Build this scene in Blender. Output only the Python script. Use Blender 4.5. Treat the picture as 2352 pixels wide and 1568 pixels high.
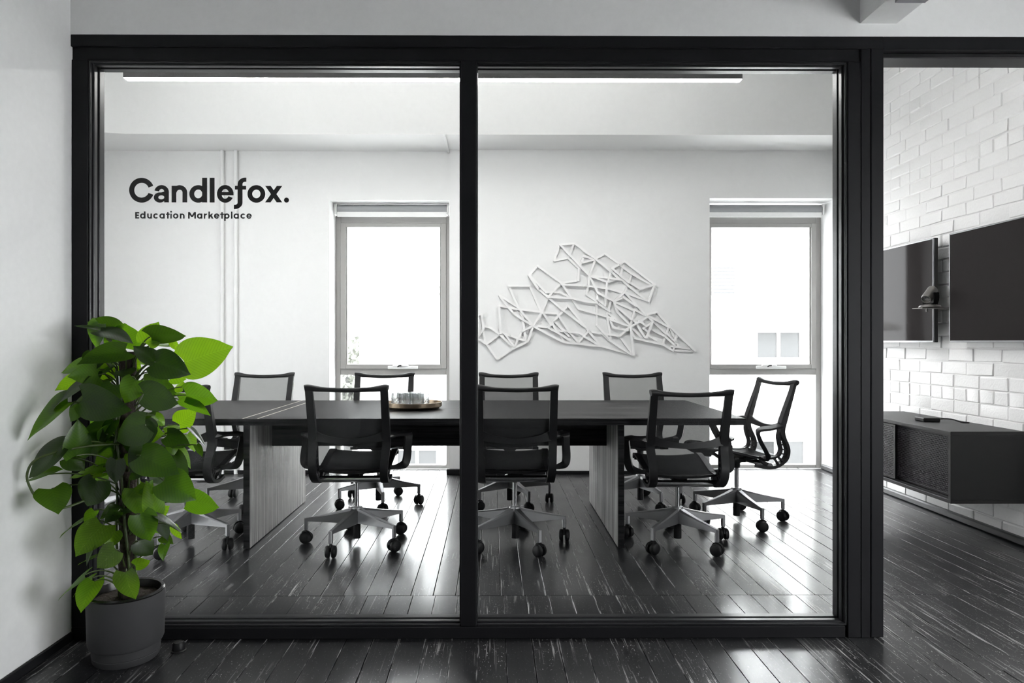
import bpy, bmesh, math, random
from mathutils import Vector, Matrix

random.seed(11)
for _o in list(bpy.data.objects):
    bpy.data.objects.remove(_o, do_unlink=True)
scene = bpy.context.scene
COL = scene.collection
PI = math.pi
R = math.radians

# ------------------------------------------------------------------ camera
# X runs along the glass partition, Y into the room, Z up (metres)
cam_d = bpy.data.cameras.new('camera')
cam_d.sensor_width = 36.0
cam_d.lens = 24.0
cam_d.shift_x = 0.01556
cam_d.shift_y = 0.00085
cam_d.clip_start = 0.05
cam = bpy.data.objects.new('camera', cam_d)
COL.objects.link(cam)
cam.location = (0, 0, 1.17)
cam.rotation_euler = (PI / 2, 0, -0.006)
scene.camera = cam

# ------------------------------------------------------------------ sky, exposure
SKY = 6.2
world = bpy.data.worlds.new('overcast_sky')
scene.world = world
world.use_nodes = True
_bg = world.node_tree.nodes['Background']
_bg.inputs['Color'].default_value = (0.97, 0.985, 1.0, 1)
_bg.inputs['Strength'].default_value = SKY
scene.view_settings.view_transform = 'Standard'
scene.view_settings.look = 'None'
scene.view_settings.exposure = 1.02
scene.view_settings.gamma = 1.0
scene.view_settings.use_curve_mapping = False
scene.cycles.use_denoising = True
scene.cycles.use_adaptive_sampling = True
scene.cycles.adaptive_threshold = 0.2
scene.cycles.max_bounces = 7
scene.cycles.diffuse_bounces = 3
scene.cycles.glossy_bounces = 3
scene.cycles.transmission_bounces = 8
scene.cycles.transparent_max_bounces = 16
scene.cycles.sample_clamp_indirect = 8.0
scene.cycles.caustics_reflective = True
scene.cycles.blur_glossy = 0.5
scene.cycles.caustics_refractive = False


def portal(name, loc, rot, sx, sy):
    """sampling guide over a window opening; gives no light of its own"""
    d = bpy.data.lights.new(name, 'AREA')
    d.shape = 'RECTANGLE'
    d.size, d.size_y = sx, sy
    d.cycles.is_portal = True
    o = bpy.data.objects.new(name, d)
    COL.objects.link(o)
    o.location, o.rotation_euler = loc, rot
    return o


portal('sky_portal', (-0.91, 6.52, 1.2), (R(-90), 0, 0), 1.15, 2.5)
portal('sky_portal', (2.5, 6.52, 1.2), (R(-90), 0, 0), 1.2, 2.5)
portal('sky_portal', (3.40, 0.5, 1.28), (0, R(90), 0), 1.55, 2.8)
portal('sky_portal', (-3.92, 3.6, 1.15), (0, R(-90), 0), 2.1, 1.3)

# ------------------------------------------------------------------ materials
MATS = {}


def new_mat(name):
    m = bpy.data.materials.new(name)
    m.use_nodes = True
    nt = m.node_tree
    for n in list(nt.nodes):
        nt.nodes.remove(n)
    out = nt.nodes.new('ShaderNodeOutputMaterial')
    MATS[name] = m
    return m, nt, out


def N(nt, kind, **kw):
    n = nt.nodes.new(kind)
    for k, v in kw.items():
        if k in n.inputs:
            n.inputs[k].default_value = v
        else:
            setattr(n, k, v)
    return n


def c4(c):
    return (c[0], c[1], c[2], 1) if hasattr(c, '__len__') else (c, c, c, 1)


def mix_rgb(nt, fac, a, b):
    n = nt.nodes.new('ShaderNodeMix')
    n.data_type = 'RGBA'
    for sock, v in ((n.inputs[0], fac), (n.inputs[6], a), (n.inputs[7], b)):
        if hasattr(v, 'is_linked'):
            nt.links.new(v, sock)
        else:
            sock.default_value = v
    return n.outputs[2]


def math_n(nt, op, a, b=None, clamp=False):
    n = nt.nodes.new('ShaderNodeMath')
    n.operation = op
    n.use_clamp = clamp
    for sock, v in ((n.inputs[0], a), (n.inputs[1], b)):
        if v is None:
            continue
        if hasattr(v, 'is_linked'):
            nt.links.new(v, sock)
        else:
            sock.default_value = v
    return n.outputs[0]


def ramp(nt, src, stops):
    n = nt.nodes.new('ShaderNodeValToRGB')
    el = n.color_ramp.elements
    while len(el) > 1:
        el.remove(el[-1])
    el[0].position, el[0].color = stops[0][0], c4(stops[0][1])
    for p, c in stops[1:]:
        e = el.new(p)
        e.color = c4(c)
    nt.links.new(src, n.inputs[0])
    return n.outputs[0]


def coords(nt, scale=(1, 1, 1), use='Object', rnd=False):
    tc = nt.nodes.new('ShaderNodeTexCoord')
    mp = nt.nodes.new('ShaderNodeMapping')
    mp.inputs['Scale'].default_value = scale
    nt.links.new(tc.outputs[use], mp.inputs['Vector'])
    if rnd:
        oi = nt.nodes.new('ShaderNodeObjectInfo')
        cx = nt.nodes.new('ShaderNodeCombineXYZ')
        nt.links.new(math_n(nt, 'MULTIPLY', oi.outputs['Random'], 41.0), cx.inputs[0])
        nt.links.new(math_n(nt, 'MULTIPLY', oi.outputs['Random'], 173.0), cx.inputs[1])
        nt.links.new(math_n(nt, 'MULTIPLY', oi.outputs['Random'], 7.0), cx.inputs[2])
        nt.links.new(cx.outputs[0], mp.inputs['Location'])
    return mp.outputs[0]


def noise(nt, vec, scale, detail=4, rough=0.55):
    n = nt.nodes.new('ShaderNodeTexNoise')
    n.inputs['Scale'].default_value = scale
    n.inputs['Detail'].default_value = detail
    n.inputs['Roughness'].default_value = rough
    nt.links.new(vec, n.inputs['Vector'])
    return n.outputs['Fac']


def principled(nt, out, base=0.5, rough=0.5, metal=0.0, spec=0.5):
    p = nt.nodes.new('ShaderNodeBsdfPrincipled')
    if hasattr(base, 'is_linked'):
        nt.links.new(base, p.inputs['Base Color'])
    else:
        p.inputs['Base Color'].default_value = c4(base)
    if hasattr(rough, 'is_linked'):
        nt.links.new(rough, p.inputs['Roughness'])
    else:
        p.inputs['Roughness'].default_value = rough
    p.inputs['Metallic'].default_value = metal
    p.inputs['Specular IOR Level'].default_value = spec
    nt.links.new(p.outputs[0], out.inputs[0])
    return p


def bump(nt, p, h, strength=0.3, dist=0.01):
    b = nt.nodes.new('ShaderNodeBump')
    b.inputs['Strength'].default_value = strength
    b.inputs['Distance'].default_value = dist
    nt.links.new(h, b.inputs['Height'])
    nt.links.new(b.outputs[0], p.inputs['Normal'])


def simple(name, base, rough=0.5, metal=0.0, spec=0.5, nscale=0, nstr=0.1, dist=0.002):
    m, nt, out = new_mat(name)
    p = principled(nt, out, base, rough, metal, spec)
    v = coords(nt)
    f = noise(nt, v, nscale or 40.0, 2)
    lo = tuple(0.93 * c for c in c4(base)[:3])
    nt.links.new(mix_rgb(nt, f, c4(lo), c4(base)), p.inputs['Base Color'])
    if nscale:
        bump(nt, p, f, nstr, dist)
    return m


simple('plaster_white', (0.88, 0.88, 0.88), 0.7)
simple('ceiling_white', (0.92, 0.92, 0.915), 0.8)
simple('gloss_white', (0.92, 0.92, 0.915), 0.4)
simple('brick_paint', (0.90, 0.895, 0.89), 0.55, nscale=70, nstr=0.35, dist=0.004)
simple('mortar_paint', (0.87, 0.865, 0.86), 0.7, nscale=120, nstr=0.4, dist=0.004)
simple('frame_black', (0.013, 0.013, 0.0145), 0.45, spec=0.12, nscale=25, nstr=0.04)
simple('bead_black', (0.015, 0.015, 0.017), 0.29, spec=0.4)
simple('subfloor', (0.006, 0.006, 0.006), 0.6)
simple('baseboard_grey', (0.05, 0.05, 0.052), 0.4)
simple('plastic_black', (0.011, 0.011, 0.012), 0.45, spec=0.3, nscale=200, nstr=0.03)
simple('plastic_dark', (0.008, 0.008, 0.009), 0.5, spec=0.3)
simple('wall_charcoal', (0.06, 0.06, 0.062), 0.8)
simple('aluminium', (0.36, 0.36, 0.37), 0.38, metal=0.85)
simple('chrome', (0.62, 0.62, 0.63), 0.16, metal=1.0)
simple('window_alu', (0.36, 0.352, 0.34), 0.45)
simple('blind_grey', (0.36, 0.37, 0.38), 0.7)
simple('light_housing', (0.07, 0.07, 0.07), 0.5)
simple('brass', (0.42, 0.33, 0.24), 0.28, metal=1.0)
simple('brass_inlay', (0.80, 0.74, 0.62), 0.3, metal=0.8)
simple('console_black', (0.016, 0.016, 0.017), 0.5, nscale=90, nstr=0.15)
simple('sheet_metal', (0.11, 0.11, 0.115), 0.35, metal=0.7)
simple('tv_bezel', (0.30, 0.30, 0.31), 0.3, metal=0.8)
simple('tv_back', (0.015, 0.015, 0.015), 0.5)
simple('tv_screen', (0.030, 0.027, 0.027), 0.05, spec=0.05)
simple('camera_grey', (0.22, 0.21, 0.20), 0.35, metal=0.3)
simple('lens', (0.45, 0.45, 0.46), 0.05, metal=0.9)
simple('pot_grey', (0.040, 0.040, 0.042), 0.75, nscale=150, nstr=0.15, dist=0.001)
simple('pot_liner', (0.01, 0.01, 0.01), 0.25)
simple('soil', (0.035, 0.026, 0.02), 0.95, nscale=60, nstr=1.0, dist=0.02)
simple('pole_bark', (0.030, 0.021, 0.016), 0.9, nscale=45, nstr=1.0, dist=0.015)
simple('petiole', (0.055, 0.085, 0.02), 0.45)
simple('vinyl_black', (0.010, 0.010, 0.010), 0.5)
simple('art_white', (0.95, 0.94, 0.94), 0.55)
simple('house_white', (0.80, 0.80, 0.78), 0.8)
simple('house_roof', (0.72, 0.71, 0.70), 0.6)
simple('house_pane', (0.06, 0.061, 0.063), 0.3)
simple('house_dark', (0.12, 0.12, 0.12), 0.7)
simple('ground_pale', (0.68, 0.68, 0.67), 0.9)
simple('tree_green', (0.27, 0.28, 0.25), 0.8)
simple('metal_track', (0.30, 0.30, 0.32), 0.3, metal=0.8)

# diffuser of the pendant light, and a glow added on its hidden top
m, nt, out = new_mat('diffuser')
e = N(nt, 'ShaderNodeEmission', Strength=38.0)
e.inputs['Color'].default_value = (1, 0.99, 0.97, 1)
nt.links.new(e.outputs[0], out.inputs[0])

m, nt, out = new_mat('added_uplight')  # upward glow added to brighten the ceiling and walls
e = N(nt, 'ShaderNodeEmission', Strength=16.0)
e.inputs['Color'].default_value = (1, 0.99, 0.97, 1)
nt.links.new(e.outputs[0], out.inputs[0])


def glass_mat(name, tint=(0.97, 0.98, 0.975), ior=1.45):
    m, nt, out = new_mat(name)
    t = N(nt, 'ShaderNodeBsdfTransparent')
    t.inputs['Color'].default_value = c4(tint)
    g = N(nt, 'ShaderNodeBsdfGlossy', Roughness=0.0)
    fr = N(nt, 'ShaderNodeFresnel')
    ge = nt.nodes.new('ShaderNodeNewGeometry')     # the same weak mirror on both faces of the sheet
    nt.links.new(math_n(nt, 'POWER', ior, math_n(nt, 'SUBTRACT', 1.0, math_n(nt, 'MULTIPLY', ge.outputs['Backfacing'], 2.0))), fr.inputs['IOR'])
    mx = nt.nodes.new('ShaderNodeMixShader')
    nt.links.new(fr.outputs[0], mx.inputs[0])
    nt.links.new(t.outputs[0], mx.inputs[1])
    nt.links.new(g.outputs[0], mx.inputs[2])
    nt.links.new(mx.outputs[0], out.inputs[0])
    return m


glass_mat('clear_glass', (0.985, 0.99, 0.987), 1.2)
glass_mat('window_glass', (0.98, 0.985, 0.985), 1.2)

m, nt, out = new_mat('crystal')
t = N(nt, 'ShaderNodeBsdfTransparent')
t.inputs['Color'].default_value = (0.82, 0.83, 0.835, 1)
g = N(nt, 'ShaderNodeBsdfGlass', Roughness=0.0, IOR=1.5)
mx = nt.nodes.new('ShaderNodeMixShader')
mx.inputs[0].default_value = 0.55
nt.links.new(t.outputs[0], mx.inputs[1])
nt.links.new(g.outputs[0], mx.inputs[2])
nt.links.new(mx.outputs[0], out.inputs[0])


def woven(name, open_share, col=(0.035, 0.035, 0.038), scale=260.0):
    """see-through knitted fabric: fine threads with open cells between them"""
    m, nt, out = new_mat(name)
    p = nt.nodes.new('ShaderNodeBsdfPrincipled')
    p.inputs['Base Color'].default_value = c4(col)
    p.inputs['Roughness'].default_value = 0.75
    p.inputs['Specular IOR Level'].default_value = 0.2
    t = N(nt, 'ShaderNodeBsdfTransparent')
    v = coords(nt, (1, 1, 1))
    sx = nt.nodes.new('ShaderNodeSeparateXYZ')
    nt.links.new(v, sx.inputs[0])
    a = math_n(nt, 'SINE', math_n(nt, 'MULTIPLY', sx.outputs[0], scale * 2 * PI))
    b = math_n(nt, 'SINE', math_n(nt, 'MULTIPLY', sx.outputs[2], scale * 0.55 * 2 * PI))
    w = math_n(nt, 'MULTIPLY', math_n(nt, 'MULTIPLY', a, b), 0.28)
    f = math_n(nt, 'ADD', w, open_share, clamp=True)
    mx = nt.nodes.new('ShaderNodeMixShader')
    nt.links.new(f, mx.inputs[0])
    nt.links.new(p.outputs[0], mx.inputs[1])
    nt.links.new(t.outputs[0], mx.inputs[2])
    nt.links.new(mx.outputs[0], out.inputs[0])


woven('back_fabric', 0.45, (0.05, 0.05, 0.052))
woven('seat_fabric', 0.03, (0.010, 0.010, 0.011))

# floorboards: worn black paint, scratched along the grain
m, nt, out = new_mat('floorboard')
v = coords(nt, (1, 1, 1), rnd=True)
vs = coords(nt, (60, 2.2, 1), rnd=True)
vf = coords(nt, (120, 3.2, 1), rnd=True)
big = noise(nt, v, 2.6, 2, 0.5)
grain = noise(nt, vs, 1.0, 3, 0.6)
fine = noise(nt, vf, 1.0, 2, 0.6)
blot = noise(nt, coords(nt, (170, 60, 1), rnd=True), 1.0, 3, 0.75)
# the paint is worn most where people walk through the doorway
geo = nt.nodes.new('ShaderNodeNewGeometry')
vd = nt.nodes.new('ShaderNodeVectorMath')
vd.operation = 'DISTANCE'
nt.links.new(geo.outputs['Position'], vd.inputs[0])
vd.inputs[1].default_value = (2.1, 2.9, 0)
walk = ramp(nt, math_n(nt, 'MULTIPLY', vd.outputs['Value'], 0.5), [(0.15, 0.20), (0.62, 0.0)])
amt = math_n(nt, 'ADD', big, walk)
wear = math_n(nt, 'MULTIPLY', ramp(nt, amt, [(0.47, 0.0), (0.75, 1.0)]), ramp(nt, fine, [(0.60, 0.0), (0.66, 1.0)]))
chips = math_n(nt, 'MULTIPLY', ramp(nt, blot, [(0.63, 0.0), (0.67, 1.0)]), ramp(nt, amt, [(0.45, 0.25), (0.65, 1.0)]))
# paint rubbed off along some board edges
sxyz = nt.nodes.new('ShaderNodeSeparateXYZ')
nt.links.new(coords(nt), sxyz.inputs[0])
edge = ramp(nt, math_n(nt, 'ABSOLUTE', sxyz.outputs[0]), [(0.0488, 0.0), (0.0500, 1.0)])
edge = math_n(nt, 'MULTIPLY', edge, ramp(nt, noise(nt, coords(nt, (1, 9, 1), rnd=True), 1.0, 2, 0.6), [(0.50, 0.0), (0.60, 1.0)]))
scr = math_n(nt, 'MAXIMUM', math_n(nt, 'MULTIPLY', wear, 0.75), math_n(nt, 'MULTIPLY', chips, 0.9))
scr = math_n(nt, 'MAXIMUM', scr, math_n(nt, 'MULTIPLY', edge, 0.55))
base = mix_rgb(nt, grain, c4((0.008, 0.008, 0.009)), c4((0.022, 0.022, 0.024)))
base = mix_rgb(nt, math_n(nt, 'MULTIPLY', walk, 1.6), base, c4((0.07, 0.07, 0.072)))
base = mix_rgb(nt, scr, base, c4((0.55, 0.54, 0.54)))
rg = math_n(nt, 'ADD', ramp(nt, amt, [(0.25, 0.285), (0.8, 0.42)]), math_n(nt, 'MULTIPLY', scr, 0.3))
p = principled(nt, out, base, rg, spec=0.20)
p.inputs['Coat Weight'].default_value = 0.45
p.inputs['Coat Roughness'].default_value = 0.15
h = math_n(nt, 'SUBTRACT', math_n(nt, 'MULTIPLY', grain, 0.7), math_n(nt, 'MULTIPLY', scr, 0.4))
bump(nt, p, h, 0.14, 0.003)


def wood(name, dark, light, scale, rough=0.4, bstr=0.12, spec=0.5):
    m, nt, out = new_mat(name)
    v = coords(nt, scale, rnd=True)
    a = noise(nt, v, 1.0, 6, 0.68)
    f = ramp(nt, a, [(0.36, 0.0), (0.50, 0.35), (0.64, 1.0)])
    base = mix_rgb(nt, f, c4(dark), c4(light))
    rr = ramp(nt, a, [(0.35, rough - 0.06), (0.65, rough + 0.22)])
    p = principled(nt, out, base, rr, spec=spec)
    nt.links.new(ramp(nt, a, [(0.38, 0.25 * spec), (0.62, 2.0 * spec)]), p.inputs['Specular IOR Level'])
    bump(nt, p, a, bstr, 0.003)


wood('table_top_wood', (0.006, 0.006, 0.007), (0.075, 0.073, 0.073), (1.2, 34, 34), 0.42, spec=0.08)
wood('table_panel_wood', (0.14, 0.135, 0.13), (0.60, 0.59, 0.58), (40, 40, 1.3), 0.5)
wood('table_edge_wood', (0.006, 0.006, 0.007), (0.014, 0.014, 0.015), (1.6, 38, 38), 0.5, spec=0.2)


def leaf_mat(name, top, glow, var=0.0):
    m, nt, out = new_mat(name)
    v = coords(nt, (1, 1, 1))
    sx = nt.nodes.new('ShaderNodeSeparateXYZ')
    nt.links.new(v, sx.inputs[0])
    ax = math_n(nt, 'ABSOLUTE', sx.outputs[0])
    vein = math_n(nt, 'SINE', math_n(nt, 'MULTIPLY', math_n(nt, 'SUBTRACT', sx.outputs[1], math_n(nt, 'MULTIPLY', ax, 0.9)), 520.0))
    rib = math_n(nt, 'LESS_THAN', ax, 0.0011)
    vv = ramp(nt, vein, [(0.55, 0.0), (1.0, 1.0)])
    nz = noise(nt, v, 30.0, 3)
    f = math_n(nt, 'ADD', math_n(nt, 'MULTIPLY', vv, 0.30), math_n(nt, 'MULTIPLY', nz, 0.35), clamp=True)
    dk = tuple(0.55 * c for c in top)
    base = mix_rgb(nt, f, c4(top), c4(dk))
    base = mix_rgb(nt, math_n(nt, 'MULTIPLY', rib, 0.6), base, c4(tuple(min(1, 1.9 * c) for c in top)))
    tr = mix_rgb(nt, f, c4(glow), c4(tuple(0.45 * c for c in glow)))
    if var:
        sp = ramp(nt, noise(nt, coords(nt, (260, 60, 60), rnd=True), 1.0, 4, 0.7), [(0.60, 0.0), (0.70, 1.0)])
        base = mix_rgb(nt, math_n(nt, 'MULTIPLY', sp, var), base, c4((0.42, 0.48, 0.16)))
    p = nt.nodes.new('ShaderNodeBsdfPrincipled')
    p.inputs['Roughness'].default_value = 0.30
    p.inputs['Specular IOR Level'].default_value = 0.5
    nt.links.new(base, p.inputs['Base Color'])
    bump(nt, p, vein, 0.05, 0.0015)
    t = N(nt, 'ShaderNodeBsdfTranslucent')
    nt.links.new(tr, t.inputs['Color'])
    mx = nt.nodes.new('ShaderNodeMixShader')
    mx.inputs[0].default_value = 0.48
    nt.links.new(p.outputs[0], mx.inputs[1])
    nt.links.new(t.outputs[0], mx.inputs[2])
    nt.links.new(mx.outputs[0], out.inputs[0])


leaf_mat('leaf_shaded', (0.017, 0.032, 0.010), (0.06, 0.15, 0.007))  # shade from neighbouring leaves put into the colour
leaf_mat('leaf_green', (0.028, 0.064, 0.011), (0.20, 0.46, 0.013))
leaf_mat('leaf_backlit', (0.075, 0.17, 0.016), (0.42, 0.80, 0.016))  # backlight from the windows put into the colour
leaf_mat('leaf_variegated', (0.060, 0.115, 0.020), (0.25, 0.50, 0.02), 0.8)


# ------------------------------------------------------------------ mesh helpers
class MB:
    """collects faces and links them as one mesh object"""

    def __init__(self):
        self.v, self.f = [], []

    def add(self, vs, fs):
        o = len(self.v)
        self.v += [Vector(p) for p in vs]
        self.f += [tuple(i + o for i in f) for f in fs]
        return self

    def box(self, x0, x1, y0, y1, z0, z1, bev=0.0):
        x0, x1 = min(x0, x1), max(x0, x1)
        y0, y1 = min(y0, y1), max(y0, y1)
        z0, z1 = min(z0, z1), max(z0, z1)
        if bev <= 0:
            vs = [(x, y, z) for z in (z0, z1) for y in (y0, y1) for x in (x0, x1)]
            return self.add(vs, [(0, 2, 3, 1), (4, 5, 7, 6), (0, 1, 5, 4), (2, 6, 7, 3), (0, 4, 6, 2), (1, 3, 7, 5)])
        bm = bmesh.new()
        bmesh.ops.create_cube(bm, size=1)
        for q in bm.verts:
            q.co = Vector(((x0 + x1) / 2 + q.co.x * (x1 - x0), (y0 + y1) / 2 + q.co.y * (y1 - y0), (z0 + z1) / 2 + q.co.z * (z1 - z0)))
        bmesh.ops.bevel(bm, geom=bm.edges[:] + bm.verts[:], offset=bev, segments=1, profile=0.5, affect='EDGES')
        bm.verts.index_update()
        self.add([q.co.copy() for q in bm.verts], [[q.index for q in f.verts] for f in bm.faces])
        bm.free()
        return self

    def lathe(self, prof, n=24, c=(0, 0, 0), ax='Z', cap=True, sx=1.0, sy=1.0):
        vs, fs = [], []
        k = len(prof)
        for i in range(n):
            a = 2 * PI * i / n
            for r, h in prof:
                q = (r * math.cos(a) * sx, r * math.sin(a) * sy, h)
                if ax == 'X':
                    q = (q[2], q[0], q[1])
                elif ax == 'Y':
                    q = (q[0], q[2], -q[1])
                vs.append((q[0] + c[0], q[1] + c[1], q[2] + c[2]))
        for i in range(n):
            j = (i + 1) % n
            for t in range(k - 1):
                fs.append((i * k + t, j * k + t, j * k + t + 1, i * k + t + 1))
        if cap:
            if prof[0][0] > 1e-6:
                fs.append(tuple(i * k for i in reversed(range(n))))
            if prof[-1][0] > 1e-6:
                fs.append(tuple(i * k + k - 1 for i in range(n)))
        return self.add(vs, fs)

    def cyl(self, c, r, z0, z1, n=20, ax='Z', r2=None):
        return self.lathe([(r, z0), (r if r2 is None else r2, z1)], n, c, ax)

    def tube(self, pts, rad, n=8):
        pts = [Vector(p) for p in pts]
        rads = rad if hasattr(rad, '__len__') else [rad] * len(pts)
        up = None
        vs, fs = [], []
        for i, p in enumerate(pts):
            d = (pts[min(i + 1, len(pts) - 1)] - pts[max(i - 1, 0)]).normalized()
            if up is None:
                up = Vector((0, 0, 1)) if abs(d.z) < 0.9 else Vector((1, 0, 0))
            s = d.cross(up).normalized()
            up = s.cross(d).normalized()
            for k in range(n):
                a = 2 * PI * k / n
                vs.append(p + (s * math.cos(a) + up * math.sin(a)) * rads[i])
        for i in range(len(pts) - 1):
            for k in range(n):
                j = (k + 1) % n
                fs.append((i * n + k, i * n + j, (i + 1) * n + j, (i + 1) * n + k))
        fs.append(tuple(reversed(range(n))))
        fs.append(tuple((len(pts) - 1) * n + k for k in range(n)))
        return self.add(vs, fs)

    def ribbon(self, pts, side, w, t):
        """rectangular section swept along pts; side = width direction per point, w / t per point"""
        pts = [Vector(p) for p in pts]
        m = len(pts)
        ws = w if hasattr(w, '__len__') else [w] * m
        ts = t if hasattr(t, '__len__') else [t] * m
        sd = side if isinstance(side, list) else [side] * m
        vs, fs = [], []
        for i, p in enumerate(pts):
            d = (pts[min(i + 1, m - 1)] - pts[max(i - 1, 0)]).normalized()
            s = Vector(sd[i])
            s = (s - d * s.dot(d)).normalized()
            nn = s.cross(d).normalized()
            for a, b in ((-1, -1), (1, -1), (1, 1), (-1, 1)):
                vs.append(p + s * (a * ws[i] / 2) + nn * (b * ts[i] / 2))
        for i in range(m - 1):
            for k in range(4):
                j = (k + 1) % 4
                fs.append((i * 4 + k, i * 4 + j, (i + 1) * 4 + j, (i + 1) * 4 + k))
        fs.append((3, 2, 1, 0))
        fs.append(tuple((m - 1) * 4 + k for k in range(4)))
        return self.add(vs, fs)

    def prism(self, poly, y0, y1):
        """polygon of (x, z) pushed from y0 to y1"""
        n = len(poly)
        vs = [(x, y0, z) for x, z in poly] + [(x, y1, z) for x, z in poly]
        fs = [tuple(range(n)), tuple(reversed(range(n, 2 * n)))]
        fs += [(i, i + n, (i + 1) % n + n, (i + 1) % n) for i in range(n)]
        return self.add(vs, fs)

    def mesh(self, name, smooth=False, origin=None, sharp=40):
        me = bpy.data.meshes.new(name)
        o = Vector(origin) if origin is not None else Vector((0, 0, 0))
        me.from_pydata([tuple(q - o) for q in self.v], [], self.f)
        me.validate()
        bm = bmesh.new()
        bm.from_mesh(me)
        bmesh.ops.recalc_face_normals(bm, faces=bm.faces[:])
        if smooth:
            for f in bm.faces:
                f.smooth = True
            lim = R(sharp)
            for e in bm.edges:
                if len(e.link_faces) == 2 and e.calc_face_angle(0) > lim:
                    e.smooth = False
        bm.to_mesh(me)
        bm.free()
        return me

    def build(self, name, mat, parent=None, smooth=False, sharp=40, local=False):
        """vertices are given in world metres (or in the parent's own frame with local=True)"""
        off = Vector((0, 0, 0))
        if parent is not None and not local:
            q = parent
            while q is not None:
                off += q.location
                q = q.parent
        o = link(name, self.mesh(name, smooth, off, sharp), mat, parent)
        return o


def link(name, me, mat, parent=None):
    if mat and not me.materials:
        me.materials.append(MATS[mat])
    o = bpy.data.objects.new(name, me)
    COL.objects.link(o)
    if parent is not None:
        o.parent = parent
    return o


def tag(o, label=None, cat=None, group=None, kind=None):
    if label:
        o['label'] = label
    if cat:
        o['category'] = cat
    if group:
        o['group'] = group
    if kind:
        o['kind'] = kind
    return o


def empty(name, loc=(0, 0, 0), rz=0.0):
    o = bpy.data.objects.new(name, None)
    COL.objects.link(o)
    o.location = loc
    o.rotation_euler = (0, 0, rz)
    o.empty_display_size = 0.1
    return o


def copy_tree(o, parent=None):
    c = o.copy()
    COL.objects.link(c)
    if parent is not None:
        c.parent = parent
    for ch in o.children:
        copy_tree(ch, c)
    return c


def struct(o, label, cat):
    return tag(o, label, cat, None, 'structure')


def smooth_path(pts, k=6):
    """Catmull-Rom through pts"""
    P = [Vector(p) for p in pts]
    P = [P[0] * 2 - P[1]] + P + [P[-1] * 2 - P[-2]]
    out = []
    for i in range(1, len(P) - 2):
        for j in range(k):
            t = j / k
            a, b, c, d = P[i - 1], P[i], P[i + 1], P[i + 2]
            out.append(0.5 * ((2 * b) + (c - a) * t + (2 * a - 5 * b + 4 * c - d) * t * t + (3 * b - a - 3 * c + d) * t ** 3))
    out.append(P[-2].copy())
    return out


# ================================================================== THE SETTING
XL, XML, XR = -1.655, -3.75, 3.07          # near side wall, meeting-room side wall, brick wall
YP0, YP1 = 2.69, 2.80                      # glass partition
YB, YPIER, YOUT = 6.11, 6.06, 6.50         # back wall, its pier, outer face
ZC = 3.60
YN = -3.1

# floor: boards run into the room, butt-jointed in rows
fl = struct(MB().box(-3.9, 3.3, YN - 0.1, YOUT, -0.12, -0.022).build('floor', 'subfloor'), 'worn black painted timber floorboards', 'floor')
BW = 0.1042
rows = ((-3.1, 0.9), (0.9, 3.158), (3.158, 6.47))
for r_i, (ya, yb) in enumerate(rows):
    L_ = yb - ya - 0.0025
    variants = []
    for k in range(3):
        gap = (0.0005, 0.0010, 0.0018)[k]
        variants.append(MB().box(-BW / 2 + gap, BW / 2 - gap, -L_ / 2, L_ / 2, -0.022, 0.0, 0.0008).mesh('plank'))
    shift = (0.03, 0.0, -0.012)[r_i]
    n0 = int((-3.85) / BW)
    for i in range(n0, int(3.15 / BW) + 1):
        xc = i * BW + shift
        if xc + BW / 2 > 3.09 or (r_i < 2 and xc < -1.72):
            continue
        o = link('plank', random.choice(variants), 'floorboard', fl)
        o.location = (xc, (ya + yb) / 2, random.uniform(-0.0009, 0.0))
        o.rotation_euler = (0, R(random.uniform(-0.22, 0.22)), 0)

# ceilings and walls
struct(MB().box(-3.95, 3.4, YN - 0.2, YOUT + 0.1, ZC, ZC + 0.15).build('ceiling', 'ceiling_white'), 'smooth off-white painted ceiling', 'ceiling')
wl = MB().box(XL - 0.12, XL, YN, YP1, -0.02, ZC)
struct(wl.build('wall_left', 'plaster_white'), 'white plaster wall beside the potted plant', 'wall')
struct(MB().box(XL, XL + 0.012, YN, YP0, 0, 0.036, 0.003).build('baseboard_left', 'frame_black'), 'low black skirting strip under the white side wall', 'baseboard')
wm = MB().box(XML - 0.15, XML, YP0, 2.95, -0.02, ZC)
wm.box(XML - 0.15, XML, 4.25, YOUT, -0.02, ZC)
wm.box(XML - 0.15, XML, 2.95, 4.25, -0.02, 0.1)
wm.box(XML - 0.15, XML, 2.95, 4.25, 2.2, ZC)
struct(wm.build('wall_meeting_side', 'plaster_white'), 'white side wall of the meeting room', 'wall')
struct(MB().box(XML, XL - 0.12, YP0, YP1, -0.02, ZC).build('wall_front', 'plaster_white'), 'white wall closing the meeting room beside the glass', 'wall')
struct(MB().box(XL, XR + 0.02, YP0, YP1, 2.379, ZC).build('wall_bulkhead', 'plaster_white'), 'white wall band above the black glazing frame', 'wall')

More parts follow.
